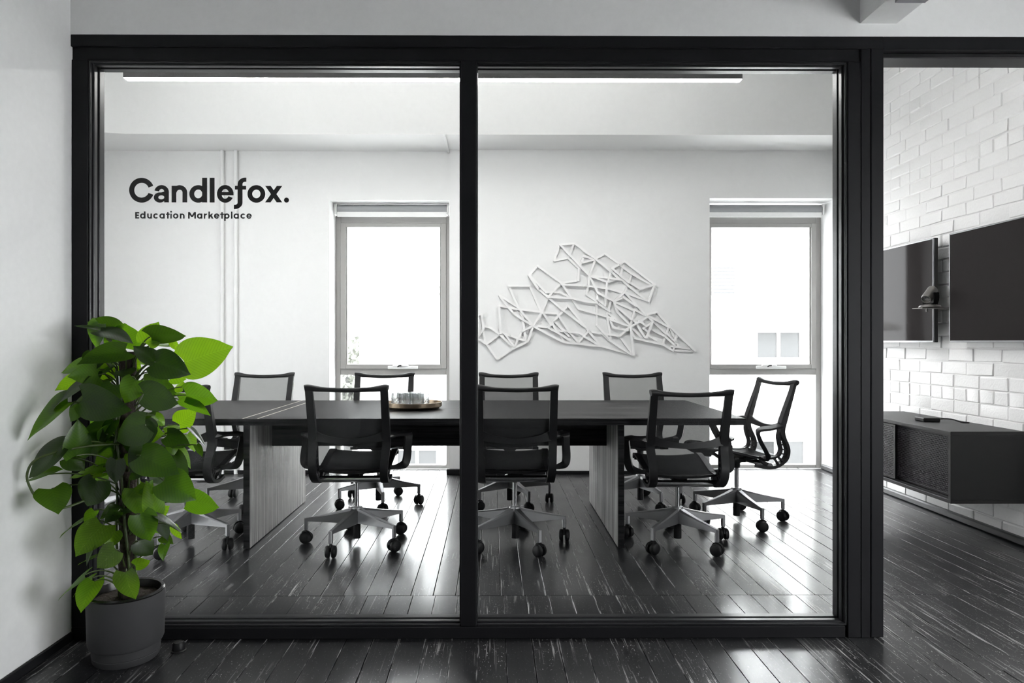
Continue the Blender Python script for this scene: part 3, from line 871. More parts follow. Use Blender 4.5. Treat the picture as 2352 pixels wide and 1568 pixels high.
# plant leaves: base xyz, tip xyz, half width, roll, tone
LEAVES = [
    (-1.441, 2.494, 1.219, -1.518, 2.491, 1.24, 0.0234, 58, 0),
    (-1.39, 2.564, 1.212, -1.501, 2.577, 1.258, 0.0485, -56, 0),
    (-1.4, 2.606, 1.147, -1.363, 2.544, 1.251, 0.069, 0, 1),
    (-1.426, 2.49, 1.211, -1.305, 2.482, 1.203, 0.0499, -53, 0),
    (-1.449, 2.53, 1.239, -1.491, 2.539, 1.147, 0.0413, 32, 1),
    (-1.282, 2.399, 1.141, -1.437, 2.406, 1.127, 0.0482, -58, 0),
    (-1.478, 2.613, 1.094, -1.336, 2.616, 1.117, 0.0611, -49, 2),
    (-1.453, 2.51, 1.127, -1.452, 2.473, 1.066, 0.0387, 0, 0),
    (-1.505, 2.536, 1.089, -1.604, 2.538, 1.065, 0.0422, 34, 1),
    (-1.487, 2.535, 1.04, -1.617, 2.546, 1.008, 0.0435, -58, 2),
    (-1.441, 2.411, 1.021, -1.585, 2.413, 0.957, 0.0659, 56, 0),
    (-1.41, 2.49, 1.01, -1.567, 2.499, 0.968, 0.0669, 51, 0),
    (-1.423, 2.383, 0.975, -1.27, 2.376, 0.925, 0.0674, 39, 0),
    (-1.49, 2.408, 0.959, -1.618, 2.363, 0.841, 0.0851, 56, 1),
    (-1.51, 2.505, 0.939, -1.551, 2.509, 0.878, 0.0302, 21, 0),
    (-1.506, 2.401, 0.808, -1.623, 2.356, 0.732, 0.0729, 49, 0),
    (-1.616, 2.534, 0.813, -1.618, 2.381, 0.759, 0.0557, 55, 0),
    (-1.471, 2.426, 0.769, -1.45, 2.418, 0.895, 0.0527, 33, 1),
    (-1.403, 2.491, 0.834, -1.489, 2.477, 0.769, 0.0496, -45, 0),
    (-1.387, 2.534, 0.858, -1.5, 2.541, 0.862, 0.0458, -57, 0),
    (-1.537, 2.481, 0.754, -1.482, 2.495, 0.707, 0.0387, 0, 0),
    (-1.61, 2.405, 0.697, -1.513, 2.408, 0.735, 0.0418, -58, 1),
    (-1.541, 2.398, 0.658, -1.479, 2.333, 0.601, 0.0575, 0, 1),
    (-1.421, 2.503, 0.717, -1.546, 2.498, 0.688, 0.0435, 58, 2),
    (-1.411, 2.483, 0.697, -1.502, 2.491, 0.675, 0.038, 50, 2),
    (-1.38, 2.397, 0.685, -1.439, 2.412, 0.575, 0.0541, 0, 0),
    (-1.309, 2.392, 0.759, -1.317, 2.379, 0.679, 0.0361, 27, 0),
    (-1.471, 2.601, 0.749, -1.527, 2.587, 0.751, 0.0271, 53, 2),
    (-1.211, 2.395, 0.881, -1.329, 2.384, 0.828, 0.0609, 0, 0),
    (-1.219, 2.426, 0.794, -1.311, 2.441, 0.701, 0.0516, 11, 0),
    (-1.229, 2.395, 0.774, -1.096, 2.381, 0.723, 0.0609, 0, 1),
    (-1.148, 2.395, 0.686, -1.04, 2.405, 0.622, 0.0609, 0, 1),
    (-1.154, 2.482, 0.76, -1.111, 2.474, 0.654, 0.0487, 44, 0),
    (-1.115, 2.494, 0.591, -0.976, 2.483, 0.59, 0.0572, 50, 1),
    (-1.199, 2.436, 0.561, -1.218, 2.45, 0.679, 0.0506, 43, 2),
    (-1.186, 2.534, 0.783, -1.105, 2.543, 0.72, 0.0438, -47, 2),
    (-1.155, 2.59, 0.821, -1.113, 2.581, 0.766, 0.0285, -34, 2),
    (-1.117, 2.534, 0.852, -1.052, 2.529, 0.792, 0.0268, -58, 0),
    (-1.092, 2.528, 0.791, -1.069, 2.537, 0.749, 0.0201, 58, 0),
    (-1.187, 2.599, 0.858, -1.112, 2.559, 0.914, 0.0436, 0, 2),
    (-1.252, 2.617, 0.83, -1.198, 2.63, 0.857, 0.0276, -44, 2),
    (-1.197, 2.52, 0.827, -1.121, 2.532, 0.785, 0.0382, 29, 0),
    (-1.307, 2.618, 0.877, -1.272, 2.605, 0.835, 0.0236, 0, 2),
    (-1.279, 2.598, 0.891, -1.239, 2.606, 0.855, 0.0232, -30, 2),
    (-1.119, 2.493, 1.097, -0.96, 2.506, 1.159, 0.0775, 0, 2),
    (-1.197, 2.433, 1.1, -1.083, 2.442, 1.066, 0.0558, 0, 0),
    (-1.196, 2.433, 1.099, -1.276, 2.444, 1.167, 0.042, 32, 0),
    (-1.274, 2.52, 1.167, -1.235, 2.532, 1.246, 0.0423, 0, 2),
    (-1.25, 2.508, 1.191, -1.107, 2.494, 1.214, 0.0502, 58, 0),
    (-1.289, 2.596, 1.17, -1.185, 2.607, 1.168, 0.038, -58, 2),
    (-1.197, 2.568, 1.172, -1.186, 2.576, 1.136, 0.0165, 28, 2),
    (-1.108, 2.481, 0.979, -0.987, 2.49, 0.975, 0.0531, 46, 1),
    (-1.149, 2.513, 0.961, -1.017, 2.521, 0.929, 0.0335, 58, 1),
    (-1.218, 2.394, 0.989, -1.086, 2.408, 0.974, 0.059, 42, 0),
    (-1.203, 2.567, 1.039, -1.153, 2.578, 1.029, 0.024, 33, 2),
    (-1.168, 2.586, 1.002, -1.218, 2.605, 0.998, 0.0236, 0, 2),
    (-1.41, 2.613, 1.104, -1.329, 2.607, 1.115, 0.033, -34, 2),
    (-1.251, 2.405, 1.038, -1.288, 2.395, 0.954, 0.0423, 0, 1),
    (-1.356, 2.571, 1.098, -1.319, 2.57, 1.062, 0.0236, 0, 2),
    (-1.501, 2.513, 0.515, -1.603, 2.519, 0.467, 0.0335, 58, 1),
    (-1.363, 2.399, 0.531, -1.457, 2.398, 0.432, 0.058, -38, 3),
    (-1.457, 2.509, 0.555, -1.491, 2.501, 0.509, 0.0258, -52, 1),
    (-1.386, 2.501, 0.478, -1.384, 2.482, 0.425, 0.0352, 0, 2),
    (-1.423, 2.601, 0.451, -1.432, 2.595, 0.403, 0.0214, -21, 2),
    (-1.322, 2.408, 0.441, -1.392, 2.402, 0.376, 0.0423, 0, 3),
    (-1.41, 2.427, 0.454, -1.444, 2.425, 0.379, 0.0257, 58, 0),
    (-1.467, 2.526, 0.377, -1.534, 2.531, 0.356, 0.0281, 56, 1),
    (-1.416, 2.385, 0.361, -1.532, 2.394, 0.282, 0.0482, 58, 1),
    (-1.42, 2.434, 0.333, -1.509, 2.436, 0.283, 0.0289, 58, 2),
    (-1.403, 2.417, 0.328, -1.457, 2.414, 0.228, 0.0488, -49, 2),
    (-1.278, 2.391, 0.369, -1.259, 2.386, 0.265, 0.0457, 36, 3),
    (-1.223, 2.381, 0.572, -1.189, 2.395, 0.471, 0.0473, 0, 1),
    (-1.253, 2.428, 0.465, -1.212, 2.456, 0.408, 0.0389, 0, 0),
    (-1.223, 2.515, 0.54, -1.185, 2.504, 0.57, 0.0229, 0, 2),
    (-1.24, 2.526, 0.528, -1.174, 2.514, 0.455, 0.0406, -35, 0),
    (-1.191, 2.421, 0.564, -1.087, 2.424, 0.515, 0.0289, -58, 0),
    (-1.16, 2.498, 0.5, -1.135, 2.495, 0.451, 0.0232, 53, 2),
    (-1.221, 2.534, 0.451, -1.177, 2.511, 0.44, 0.0211, 0, 1),
    (-1.194, 2.5, 0.432, -1.215, 2.514, 0.379, 0.0217, -36, 1),
    (-1.252, 2.404, 0.387, -1.202, 2.414, 0.41, 0.0257, 38, 2),
    (-1.382, 2.505, 0.567, -1.435, 2.495, 0.529, 0.03, 40, 0),
    (-1.322, 2.422, 0.573, -1.367, 2.418, 0.54, 0.0245, -41, 0),
    (-1.37, 2.597, 0.635, -1.315, 2.584, 0.597, 0.0291, 0, 2),
    (-1.39, 2.619, 0.88, -1.447, 2.622, 0.838, 0.0287, 18, 2),
    (-1.443, 2.565, 0.943, -1.476, 2.557, 0.887, 0.0291, -29, 1),
    (-1.329, 2.614, 0.565, -1.344, 2.603, 0.518, 0.0236, 0, 2),
    (-1.404, 2.584, 0.778, -1.453, 2.634, 0.694, 0.0461, 32, 0),
    (-1.308, 2.488, 0.7, -1.235, 2.46, 0.724, 0.0343, -6, 0),
    (-1.296, 2.593, 0.643, -1.244, 2.65, 0.626, 0.047, -9, 0),
    (-1.436, 2.496, 1.051, -1.459, 2.387, 1.055, 0.0464, -8, 1),
    (-1.327, 2.63, 0.986, -1.291, 2.65, 0.907, 0.0463, -1, 0),
    (-1.264, 2.504, 0.642, -1.223, 2.44, 0.645, 0.0316, 28, 1),
    (-1.286, 2.585, 0.505, -1.247, 2.607, 0.43, 0.0318, 34, 1),
    (-1.295, 2.498, 0.541, -1.227, 2.459, 0.564, 0.0339, -37, 1),
    (-1.409, 2.524, 0.833, -1.426, 2.445, 0.862, 0.036, -30, 1),
    (-1.346, 2.514, 1.071, -1.308, 2.433, 1.063, 0.0376, 22, 0),
    (-1.276, 2.605, 1.02, -1.212, 2.623, 0.96, 0.0376, 36, 0),
    (-1.419, 2.545, 0.727, -1.472, 2.509, 0.673, 0.0352, -15, 1),
    (-1.351, 2.514, 0.562, -1.329, 2.41, 0.57, 0.0446, 17, 0),
    (-1.339, 2.513, 0.84, -1.25, 2.463, 0.813, 0.0443, 5, 0),
    (-1.31, 2.624, 0.901, -1.318, 2.65, 0.821, 0.0358, -26, 0),
    (-1.415, 2.544, 1.092, -1.484, 2.519, 1.051, 0.035, 37, 1),
    (-1.431, 2.558, 0.671, -1.535, 2.603, 0.672, 0.0477, -31, 1),
    (-1.31, 2.51, 0.771, -1.233, 2.465, 0.705, 0.0464, 22, 2),
    (-1.319, 2.575, 0.797, -1.27, 2.626, 0.732, 0.0404, -33, 0),
    (-1.369, 2.484, 1.015, -1.369, 2.423, 0.94, 0.0407, 7, 1),
    (-1.313, 2.538, 0.821, -1.205, 2.504, 0.838, 0.0482, 2, 2),
    (-1.283, 2.519, 0.885, -1.231, 2.455, 0.807, 0.0476, -29, 0),
    (-1.443, 2.57, 0.92, -1.504, 2.579, 0.841, 0.0422, -10, 1),
    (-1.305, 2.496, 0.639, -1.253, 2.443, 0.558, 0.0462, 9, 1),
    (-1.305, 2.572, 0.744, -1.23, 2.559, 0.68, 0.0417, -12, 1),
    (-1.332, 2.517, 0.828, -1.301, 2.464, 0.78, 0.0329, -4, 0),
    (-1.254, 2.545, 1.086, -1.196, 2.516, 1.041, 0.0333, 22, 0),
    (-1.415, 2.54, 1.081, -1.479, 2.556, 1.006, 0.0423, -38, 2),
    (-1.323, 2.522, 0.62, -1.258, 2.484, 0.623, 0.0316, -39, 1),
    (-1.457, 2.517, 1.066, -1.489, 2.474, 1.01, 0.0325, 8, 0),
    (-1.387, 2.512, 0.883, -1.413, 2.476, 0.82, 0.0322, 39, 1),
    (-1.253, 2.519, 1.058, -1.207, 2.477, 1.01, 0.0331, 8, 1),
    (-1.28, 2.495, 0.838, -1.253, 2.45, 0.762, 0.0387, -3, 2),
    (-1.387, 2.516, 0.774, -1.444, 2.49, 0.725, 0.033, -23, 1),
]


# ================================================================== OBJECTS
# ------------------------------------------------------------------ conference table
TX0, TX1, TY0, TY1, TZ = -2.08, 1.43, 3.835, 5.05, 0.742
tb = empty('conference_table', ((TX0 + TX1) / 2, (TY0 + TY1) / 2, 0))
MB().box(TX0, TX1, TY0, TY1, TZ - 0.006, TZ, 0.0015).build('table_top', 'table_top_wood', tb)
MB().box(TX0, TX1, TY0, TY1, TZ - 0.038, TZ - 0.006).build('top_edge', 'table_edge_wood', tb)
for xa in (-1.405, 0.716):
    leg = MB().box(xa, xa + 0.034, 3.872, 5.02, 0.004, TZ - 0.038, 0.001).build('leg_panel', 'table_panel_wood', tb)
    MB().box(xa - 0.0005, xa + 0.0345, 3.868, 3.873, 0.004, TZ - 0.038).build('edge_band', 'table_edge_wood', leg)
MB().box(-1.371, 0.716, 4.262, 4.300, 0.525, TZ - 0.038).build('apron', 'table_edge_wood', tb)
for xa in (-1.402, -1.318):
    MB().box(xa, xa + 0.007, TY0 + 0.002, TY1 - 0.002, TZ - 0.002, TZ + 0.0006).build('inlay_strip', 'brass_inlay', tb)
tag(tb, 'long black-stained timber conference table on two panel legs', 'table')


# ------------------------------------------------------------------ office chairs
def build_chair(name):
    """origin on the floor under the gas lift, front towards +Y; parts above the lift are raised with it"""
    root = empty(name)
    # five-star base
    hub = MB().lathe([(0.026, 0.125), (0.036, 0.135), (0.038, 0.195), (0.030, 0.212), (0.017, 0.214)], 20).build('base_hub', 'aluminium', root, True, local=True)
    leg_me = None
    cas_me = None
    whl_me = None
    for k in range(5):
        if leg_me is None:
            lm = MB()
            pts, ws, ts = [], [], []
            for i in range(9):
                u = i / 8
                r = 0.022 + 0.270 * u
                top = 0.206 - 0.058 * u - 0.004 * math.sin(PI * u)
                hgt = 0.066 * (1 - u) ** 1.15 + 0.020
                pts.append((0, r, top - hgt / 2))
                ts.append(hgt)
                ws.append(0.046 - 0.024 * u)
            vs, fs = [], []
            for (x, y, z), w, t in zip(pts, ws, ts):
                for a, b in ((-0.5, -0.5), (0.5, -0.5), (0.5, 0.36), (0.32, 0.5), (-0.32, 0.5), (-0.5, 0.36)):
                    vs.append((a * w, y, z + b * t))
            for i in range(8):
                for q in range(6):
                    j = (q + 1) % 6
                    fs.append((i * 6 + q, i * 6 + j, i * 6 + 6 + j, i * 6 + 6 + q))
            fs.append((5, 4, 3, 2, 1, 0))
            fs.append(tuple(48 + q for q in range(6)))
            lm.add(vs, fs)
            lm.box(-0.011, 0.011, 0.284, 0.304, 0.076, 0.147, 0.004)
            leg_me = lm.mesh('leg', True, sharp=35)
            ch = MB().cyl((0, 0, 0), 0.0075, 0.034, 0.082, 12)
            ch.ribbon(smooth_path([(0, -0.030, 0.040), (0, -0.018, 0.064), (0, 0.004, 0.071), (0, 0.024, 0.060)], 4), (1, 0, 0), 0.010, 0.010)
            cas_me = ch.mesh('caster', True)
            whl_me = MB().lathe([(0.004, -0.011), (0.030, -0.011), (0.034, -0.008), (0.034, 0.001), (0.0325, 0.007), (0.028, 0.012), (0.018, 0.015), (0.004, 0.016)], 24, ax='X').mesh('wheel', True, sharp=50)
        a = R(72 * k)
        o = link('leg', leg_me, 'aluminium', root)
        o.rotation_euler = (0, 0, a)
        c = link('caster', cas_me, 'plastic_dark', root)
        c.location = (-0.294 * math.sin(a), 0.294 * math.cos(a), 0)
        c.rotation_euler = (0, 0, a + R((20, 75, -50, 130, -15)[k]))
        for sx in (-1, 1):
            w = link('wheel', whl_me, 'plastic_dark', c)
            w.location = (sx * 0.0165, 0, 0.034)
            w.rotation_euler = (0, 0, 0 if sx > 0 else PI)
    MB().cyl((0, 0, 0), 0.022, 0.028, 0.135, 18).build('lift_sleeve', 'plastic_dark', root, True, local=True)
    MB().cyl((0, 0, 0), 0.0135, 0.205, 0.395, 16).build('gas_lift', 'chrome', root, True, local=True)
    # --- everything below rides on the lift
    MB().lathe([(0.0135, 0.352), (0.022, 0.358), (0.024, 0.385), (0.034, 0.392), (0.034, 0.408)], 16).build('lift_collar', 'plastic_black', root, True, local=True)
    mech = MB().box(-0.045, 0.045, -0.055, 0.075, 0.392, 0.428, 0.010)
    mech.ribbon(smooth_path([(0, 0.05, 0.412), (0, -0.04, 0.405), (0, -0.115, 0.398)], 4), (1, 0, 0), 0.06, 0.022)
    mech.build('tilt_mechanism', 'plastic_black', root, True, 35, local=True)
    MB().tube([(-0.205, -0.118, 0.396), (0.205, -0.118, 0.396)], 0.0195, 16).build('cross_tube', 'chrome', root, True, local=True)
    yk = MB()
    for yy, sg in ((-0.04, 1), (0.10, 1)):
        yk.ribbon(smooth_path([(-0.19, yy, 0.448), (-0.10, yy, 0.426), (0, yy, 0.414), (0.10, yy, 0.426), (0.19, yy, 0.448)], 4), (0, 1, 0), 0.026, 0.010)
    yk.build('seat_yoke', 'plastic_black', root, True, 35, local=True)
    outer = smooth_path([(0, -0.282, 0.915), (0, -0.262, 0.85), (0, -0.226, 0.745), (0, -0.196, 0.65), (0, -0.196, 0.60), (0, -0.222, 0.545), (0, -0.240, 0.49), (0, -0.226, 0.435), (0, -0.175, 0.397), (0, -0.112, 0.386), (0, -0.03, 0.398)], 5)
    inner = smooth_path([(0, -0.186, 0.625), (0, -0.176, 0.585), (0, -0.186, 0.535), (0, -0.196, 0.495), (0, -0.178, 0.458), (0, -0.125, 0.444), (0, -0.03, 0.452), (0, 0.09, 0.482), (0, 0.20, 0.506), (0, 0.255, 0.502), (0, 0.275, 0.478)], 5)
    for s in (-1, 1):
        sp = MB()
        x = s * 0.200
        n = len(outer)
        ws = [0.040 + 0.004 * math.sin(PI * i / n) for i in range(n)]
        ts = [0.020 + (0.020 * max(0, 1 - abs(p.z - 0.67) / 0.20)) if p.z > 0.62 else 0.019 + 0.015 * max(0, (p.z - 0.56) / 0.06) for p in outer]
        sp.ribbon([p + Vector((x - s * 0.012 * max(0, 0.6 - p.z) / 0.2 + s * 0.004, 0, 0)) for p in outer], (1, 0, 0), ws, ts)
        sp.ribbon([p + Vector((x - s * 0.012 * max(0, min(1, (0.6 - p.z) / 0.14)), 0, 0)) for p in inner], (1, 0, 0), 0.034, 0.013)
        for (ya, za, yb2, zb2) in ((-0.184, 0.565, -0.212, 0.568), (-0.190, 0.530, -0.228, 0.525), (-0.194, 0.502, -0.238, 0.492), (-0.190, 0.478, -0.235, 0.458), (-0.172, 0.456, -0.212, 0.420), (-0.150, 0.448, -0.180, 0.402)):
            sp.ribbon([(x - s * 0.008, ya, za), (x - s * 0.008, yb2, zb2)], (1, 0, 0), 0.030, 0.007)
        sp.ribbon([(x - s * 0.01, -0.06, 0.45), (x - s * 0.012, -0.075, 0.42), (x - s * 0.01, -0.118, 0.398)], (1, 0, 0), 0.030, 0.022)
        sp.build('spine', 'plastic_black', root, True, 35, local=True)
        arm = smooth_path([(s * 0.205, -0.196, 0.652), (s * 0.245, -0.155, 0.656), (s * 0.283, -0.075, 0.648), (s * 0.297, 0.0, 0.642), (s * 0.299, 0.022, 0.622), (s * 0.298, 0.006, 0.575), (s * 0.297, -0.034, 0.505), (s * 0.286, -0.052, 0.470), (s * 0.250, -0.060, 0.456), (s * 0.205, -0.066, 0.451)], 5)
        na = len(arm)
        wa = [0.046 if p.z > 0.62 else 0.042 for p in arm]
        ta = [0.012 + 0.012 * min(1, abs(0.655 - p.z) / 0.06) for p in arm]
        side = []
        for p in arm:
            k = min(1, max(0, (0.645 - p.z) / 0.06))
            side.append(Vector((1 - 0.15 * k, 0.30 + 0.2 * k, -0.25 * s * (1 - k) * s)) if s > 0 else Vector((1 - 0.15 * k, -0.30 - 0.2 * k, 0.25 * (1 - k))))
        MB().ribbon(arm, side, wa, ta).build('armrest', 'plastic_black', root, True, 35, local=True)
    # top rail with flared ends
    rp = smooth_path([(-0.226, -0.292, 0.922), (-0.205, -0.288, 0.924), (-0.14, -0.277, 0.915), (0, -0.270, 0.909), (0.14, -0.277, 0.915), (0.205, -0.288, 0.924), (0.226, -0.292, 0.922)], 4)
    rr = [0.0175 if abs(p.x) > 0.19 else 0.0125 + 0.005 * max(0, (abs(p.x) - 0.12) / 0.07) for p in rp]
    MB().tube(rp, rr, 12).build('top_rail', 'plastic_black', root, True, local=True)
    # lumbar brace
    lp = smooth_path([(-0.205, -0.200, 0.655), (-0.13, -0.212, 0.635), (0, -0.218, 0.622), (0.13, -0.212, 0.635), (0.205, -0.200, 0.655)], 5)
    nl = len(lp)
    MB().ribbon(lp, (0, 0.12, 1), [0.060 - 0.030 * math.sin(PI * i / (nl - 1)) for i in range(nl)], 0.011).build('lumbar_brace', 'plastic_black', root, True, 35, local=True)
    # stretched fabric
    bp = smooth_path([(0, -0.268, 0.906), (0, -0.247, 0.84), (0, -0.214, 0.745), (0, -0.184, 0.65), (0, -0.171, 0.585), (0, -0.181, 0.535), (0, -0.190, 0.495), (0, -0.176, 0.462)], 4)
    def sheet(path, hw, bulge, nx=9):
        vs, fs = [], []
        for p in path:
            for i in range(nx):
                u = -1 + 2 * i / (nx - 1)
                b = bulge * (1 - u * u)
                vs.append((u * hw, p.y - b, p.z))
        for r_ in range(len(path) - 1):
            for i in range(nx - 1):
                fs.append((r_ * nx + i, r_ * nx + i + 1, (r_ + 1) * nx + i + 1, (r_ + 1) * nx + i))
        return MB().add(vs, fs)
    sheet(bp, 0.186, 0.010).build('back_mesh', 'back_fabric', root, True, 80, local=True)
    spth = smooth_path([(0, -0.176, 0.462), (0, -0.125, 0.450), (0, -0.03, 0.458), (0, 0.09, 0.488), (0, 0.20, 0.511), (0, 0.258, 0.506), (0, 0.278, 0.474)], 4)
    vs, fs = [], []
    nx = 11
    for lay in (0.0, -0.010):
        for p in spth:
            for i in range(nx):
                u = -1 + 2 * i / (nx - 1)
                vs.append((u * 0.196, p.y, p.z + lay - 0.014 * (1 - u * u)))
    m_ = len(spth) * nx
    for lay in (0, m_):
        for r_ in range(len(spth) - 1):
            for i in range(nx - 1):
                fs.append((lay + r_ * nx + i, lay + r_ * nx + i + 1, lay + (r_ + 1) * nx + i + 1, lay + (r_ + 1) * nx + i))
    for i in range(nx - 1):
        fs.append((i, i + 1, m_ + i + 1, m_ + i))
        q = (len(spth) - 1) * nx
        fs.append((q + i, q + i + 1, m_ + q + i + 1, m_ + q + i))
    MB().add(vs, fs).build('seat', 'seat_fabric', root, True, 80, local=True)
    return root


LIFTED = ('lift_collar', 'tilt_mechanism', 'cross_tube', 'seat_yoke', 'spine', 'armrest', 'top_rail', 'lumbar_brace', 'back_mesh', 'seat')
CH = 'mesh office chair'
chairs = [
    # x, y, facing, base turn, height change, label
    (-0.79, 3.995, 0, 163, 0.0, 'black ' + CH + ' on the near side of the table, before the brass tray'),
    (-1.756, 3.99, 0, 28, 0.0, 'black ' + CH + ' on the near side of the table, half behind the potted plant'),
    (0.135, 3.995, 0, 205, 0.0, 'black ' + CH + ' on the near side of the table, just past the black mullion'),
    (1.085, 3.985, 0, 210, -0.026, 'lower-set black ' + CH + ' on the near side, beyond the table leg panel'),
    (-1.74, 4.955, 180, 10, 0.0, 'black ' + CH + ' on the far side, against the plain wall by the conduits'),
    (-0.822, 4.955, 180, 15, 0.0, 'black ' + CH + ' on the far side, in front of the window behind the tray'),
    (0.128, 4.955, 180, 25, 0.0, 'black ' + CH + ' on the far side, under the wall sculpture next to the mullion'),
    (1.078, 4.955, 180, 16, 0.0, 'black ' + CH + ' on the far side, under the pointed end of the wall sculpture'),
    (1.615, 4.50, 99, 20, -0.01, 'black ' + CH + ' seen side-on at the table end before the bright window'),
    (-2.30, 4.42, -90, 20, 0.0, 'black ' + CH + ' at the table end behind the potted plant'),
]
proto = build_chair('office_chair')
for i, (x, y, face, turn, dz, lab) in enumerate(chairs):
    o = proto if i == 0 else copy_tree(proto)
    o.location = (x, y, 0)
    o.rotation_euler = (0, 0, R(face))
    tag(o, lab, 'chair', 'mesh office chairs round the table')
    for ch in o.children:
        k = ch.name.split('.')[0]
        if k in LIFTED:
            ch.location.z = dz
        elif k in ('leg', 'caster', 'base_hub'):
            if i == 0:
                ch['a0'] = ch.rotation_euler.z
                ch['x0'], ch['y0'] = ch.location.x, ch.location.y
            t = R(turn)
            ch.rotation_euler.z = ch['a0'] + t
            x0, y0 = ch['x0'], ch['y0']
            ch.location.x = x0 * math.cos(t) - y0 * math.sin(t)
            ch.location.y = x0 * math.sin(t) + y0 * math.cos(t)

# ------------------------------------------------------------------ tray and tumblers
tx, ty = -0.508, 4.42
tr = empty('serving_tray', (tx, ty, TZ))
MB().lathe([(0.0, 0.0006), (0.150, 0.0006), (0.168, 0.006), (0.183, 0.018), (0.184, 0.045), (0.180, 0.045), (0.178, 0.020), (0.168, 0.0092), (0.0, 0.009)], 48, (tx, ty, TZ)).build('tray_dish', 'brass', tr, True, 30)
tag(tr, 'round brushed brass tray with a raised rim on the conference table', 'tray')
tum = MB()
n = 28
prof = [(0.030, 0.0, 0), (0.0345, 0.004, 0), (0.0365, 0.012, 1), (0.0375, 0.022, -1), (0.0385, 0.032, 1), (0.039, 0.043, -1), (0.0395, 0.054, 1), (0.0395, 0.066, 0), (0.040, 0.092, 0), (0.0378, 0.092, 0), (0.036, 0.055, 0), (0.034, 0.018, 0), (0.0, 0.015, 0)]
vs, fs = [], []
for i in range(n):
    a = 2 * PI * i / n
    for r_, h_, k in prof:
        rr_ = r_ + (0.0013 * k * (1 if i % 2 else -1))
        vs.append((rr_ * math.cos(a), rr_ * math.sin(a), h_))
kk = len(prof)
for i in range(n):
    j = (i + 1) % n
    for t in range(kk - 1):
        fs.append((i * kk + t, j * kk + t, j * kk + t + 1, i * kk + t + 1))
fs.append(tuple(i * kk for i in reversed(range(n))))
tum.add(vs, fs)
tme = tum.mesh('tumbler')
spots = [(0.0, 0.0)] + [(0.083 * math.cos(R(60 * k + 12)), 0.083 * math.sin(R(60 * k + 12))) for k in range(6)]
for (ax_, ay_) in spots:
    o = link('tumbler', tme, 'crystal')
    o.location = (tx + ax_ - 0.02, ty + ay_, TZ + 0.0099)
    tag(o, 'clear cut-crystal tumbler standing with its set on the brass tray', 'glass', 'tumblers on the brass tray')

# ------------------------------------------------------------------ wall sculpture
art = empty('wall_sculpture', (0.85, YPIER, 1.5))
for i, (xa, za, xb, zb) in enumerate(BARS):
    d = Vector((xb - xa, 0, zb - za))
    ln = d.length
    hw, th = 0.0092, 0.010
    d.normalize()
    s = Vector((-d.z, 0, d.x))
    layer = (i * 7) % 5
    y1 = YPIER - 0.004 - 0.0045 * layer - 0.0002 * (i % 6)
    y0 = y1 - 0.012
    A = Vector((xa, 0, za)) - d * 0.006
    B = Vector((xb, 0, zb)) + d * 0.006
    poly = [A + s * hw, B + s * hw, B - s * hw, A - s * hw]
    MB().prism([(q.x, q.z) for q in poly], y0, y1).build('bar', 'art_white', art)
for (xs, zs) in ((0.33, 1.33), (0.85, 1.62), (0.60, 1.20), (1.13, 1.30), (1.30, 1.36), (0.17, 1.47), (1.42, 1.28)):
    MB().cyl((xs, 0, zs), 0.006, YPIER - 0.03, YPIER, 8, ax='Y').build('fixing_pin', 'art_white', art)
tag(art, 'white angular wall sculpture of crossing bars on the back wall', 'wall art')

# ------------------------------------------------------------------ linear pendant light
cl = empty('linear_pendant_light', (-0.376, 4.43, ZC))
MB().box(-2.372, 1.620, 4.403, 4.458, 2.873, 2.965, 0.001).build('housing', 'light_housing', cl)
MB().box(-2.368, 1.616, 4.405, 4.456, 2.8695, 2.873).build('diffuser', 'diffuser', cl)
MB().box(-2.368, 1.616, 4.405, 4.456, 2.965, 2.968).build('diffuser', 'added_uplight', cl)  # added glow on the unseen top side, lights the ceiling
for xw in (-2.1, -0.376, 1.35):
    MB().tube([(xw, 4.43, 2.968), (xw, 4.43, ZC)], 0.0016, 6).build('suspension_wire', 'chrome', cl)
tag(cl, 'long black linear pendant light with a white diffuser above the table', 'pendant light')

# ------------------------------------------------------------------ screens on the brick wall
def screen(ya, yb, label):
    t = empty('wall_screen', (XR - 0.09, (ya + yb) / 2, 1.168))
    z0, z1, xf = 1.170, 1.872, 2.962
    MB().box(xf + 0.004, xf + 0.030, ya, yb, z0, z1, 0.002).build('casing', 'tv_back', t)
    bz = MB()
    for a, b, c, d in ((ya, ya + 0.008, z0, z1), (yb - 0.008, yb, z0, z1), (ya + 0.008, yb - 0.008, z0, z0 + 0.012), (ya + 0.008, yb - 0.008, z1 - 0.008, z1)):
        bz.box(xf - 0.003, xf + 0.006, a, b, c, d, 0.001)
    bz.build('bezel', 'tv_bezel', t)
    MB().box(xf - 0.0005, xf + 0.004, ya + 0.008, yb - 0.008, z0 + 0.012, z1 - 0.008).build('display', 'tv_screen', t)
    MB().box(xf + 0.030, XR - 0.004, (ya + yb) / 2 - 0.2, (ya + yb) / 2 + 0.2, 1.38, 1.66).build('wall_bracket', 'tv_back', t)
    MB().box(xf + 0.008, xf + 0.024, yb - 0.09 if yb > 5 else ya + 0.5, yb - 0.06 if yb > 5 else ya + 0.53, z0 - 0.006, z0).build('sensor', 'tv_back', t)
    tag(t, label, 'screen', 'flat screens on the brick wall')
    return t

screen(3.165, 4.402, 'large flat black screen above the mesh-fronted console')
screen(4.560, 5.797, 'flat black screen partly hidden by the black door post')

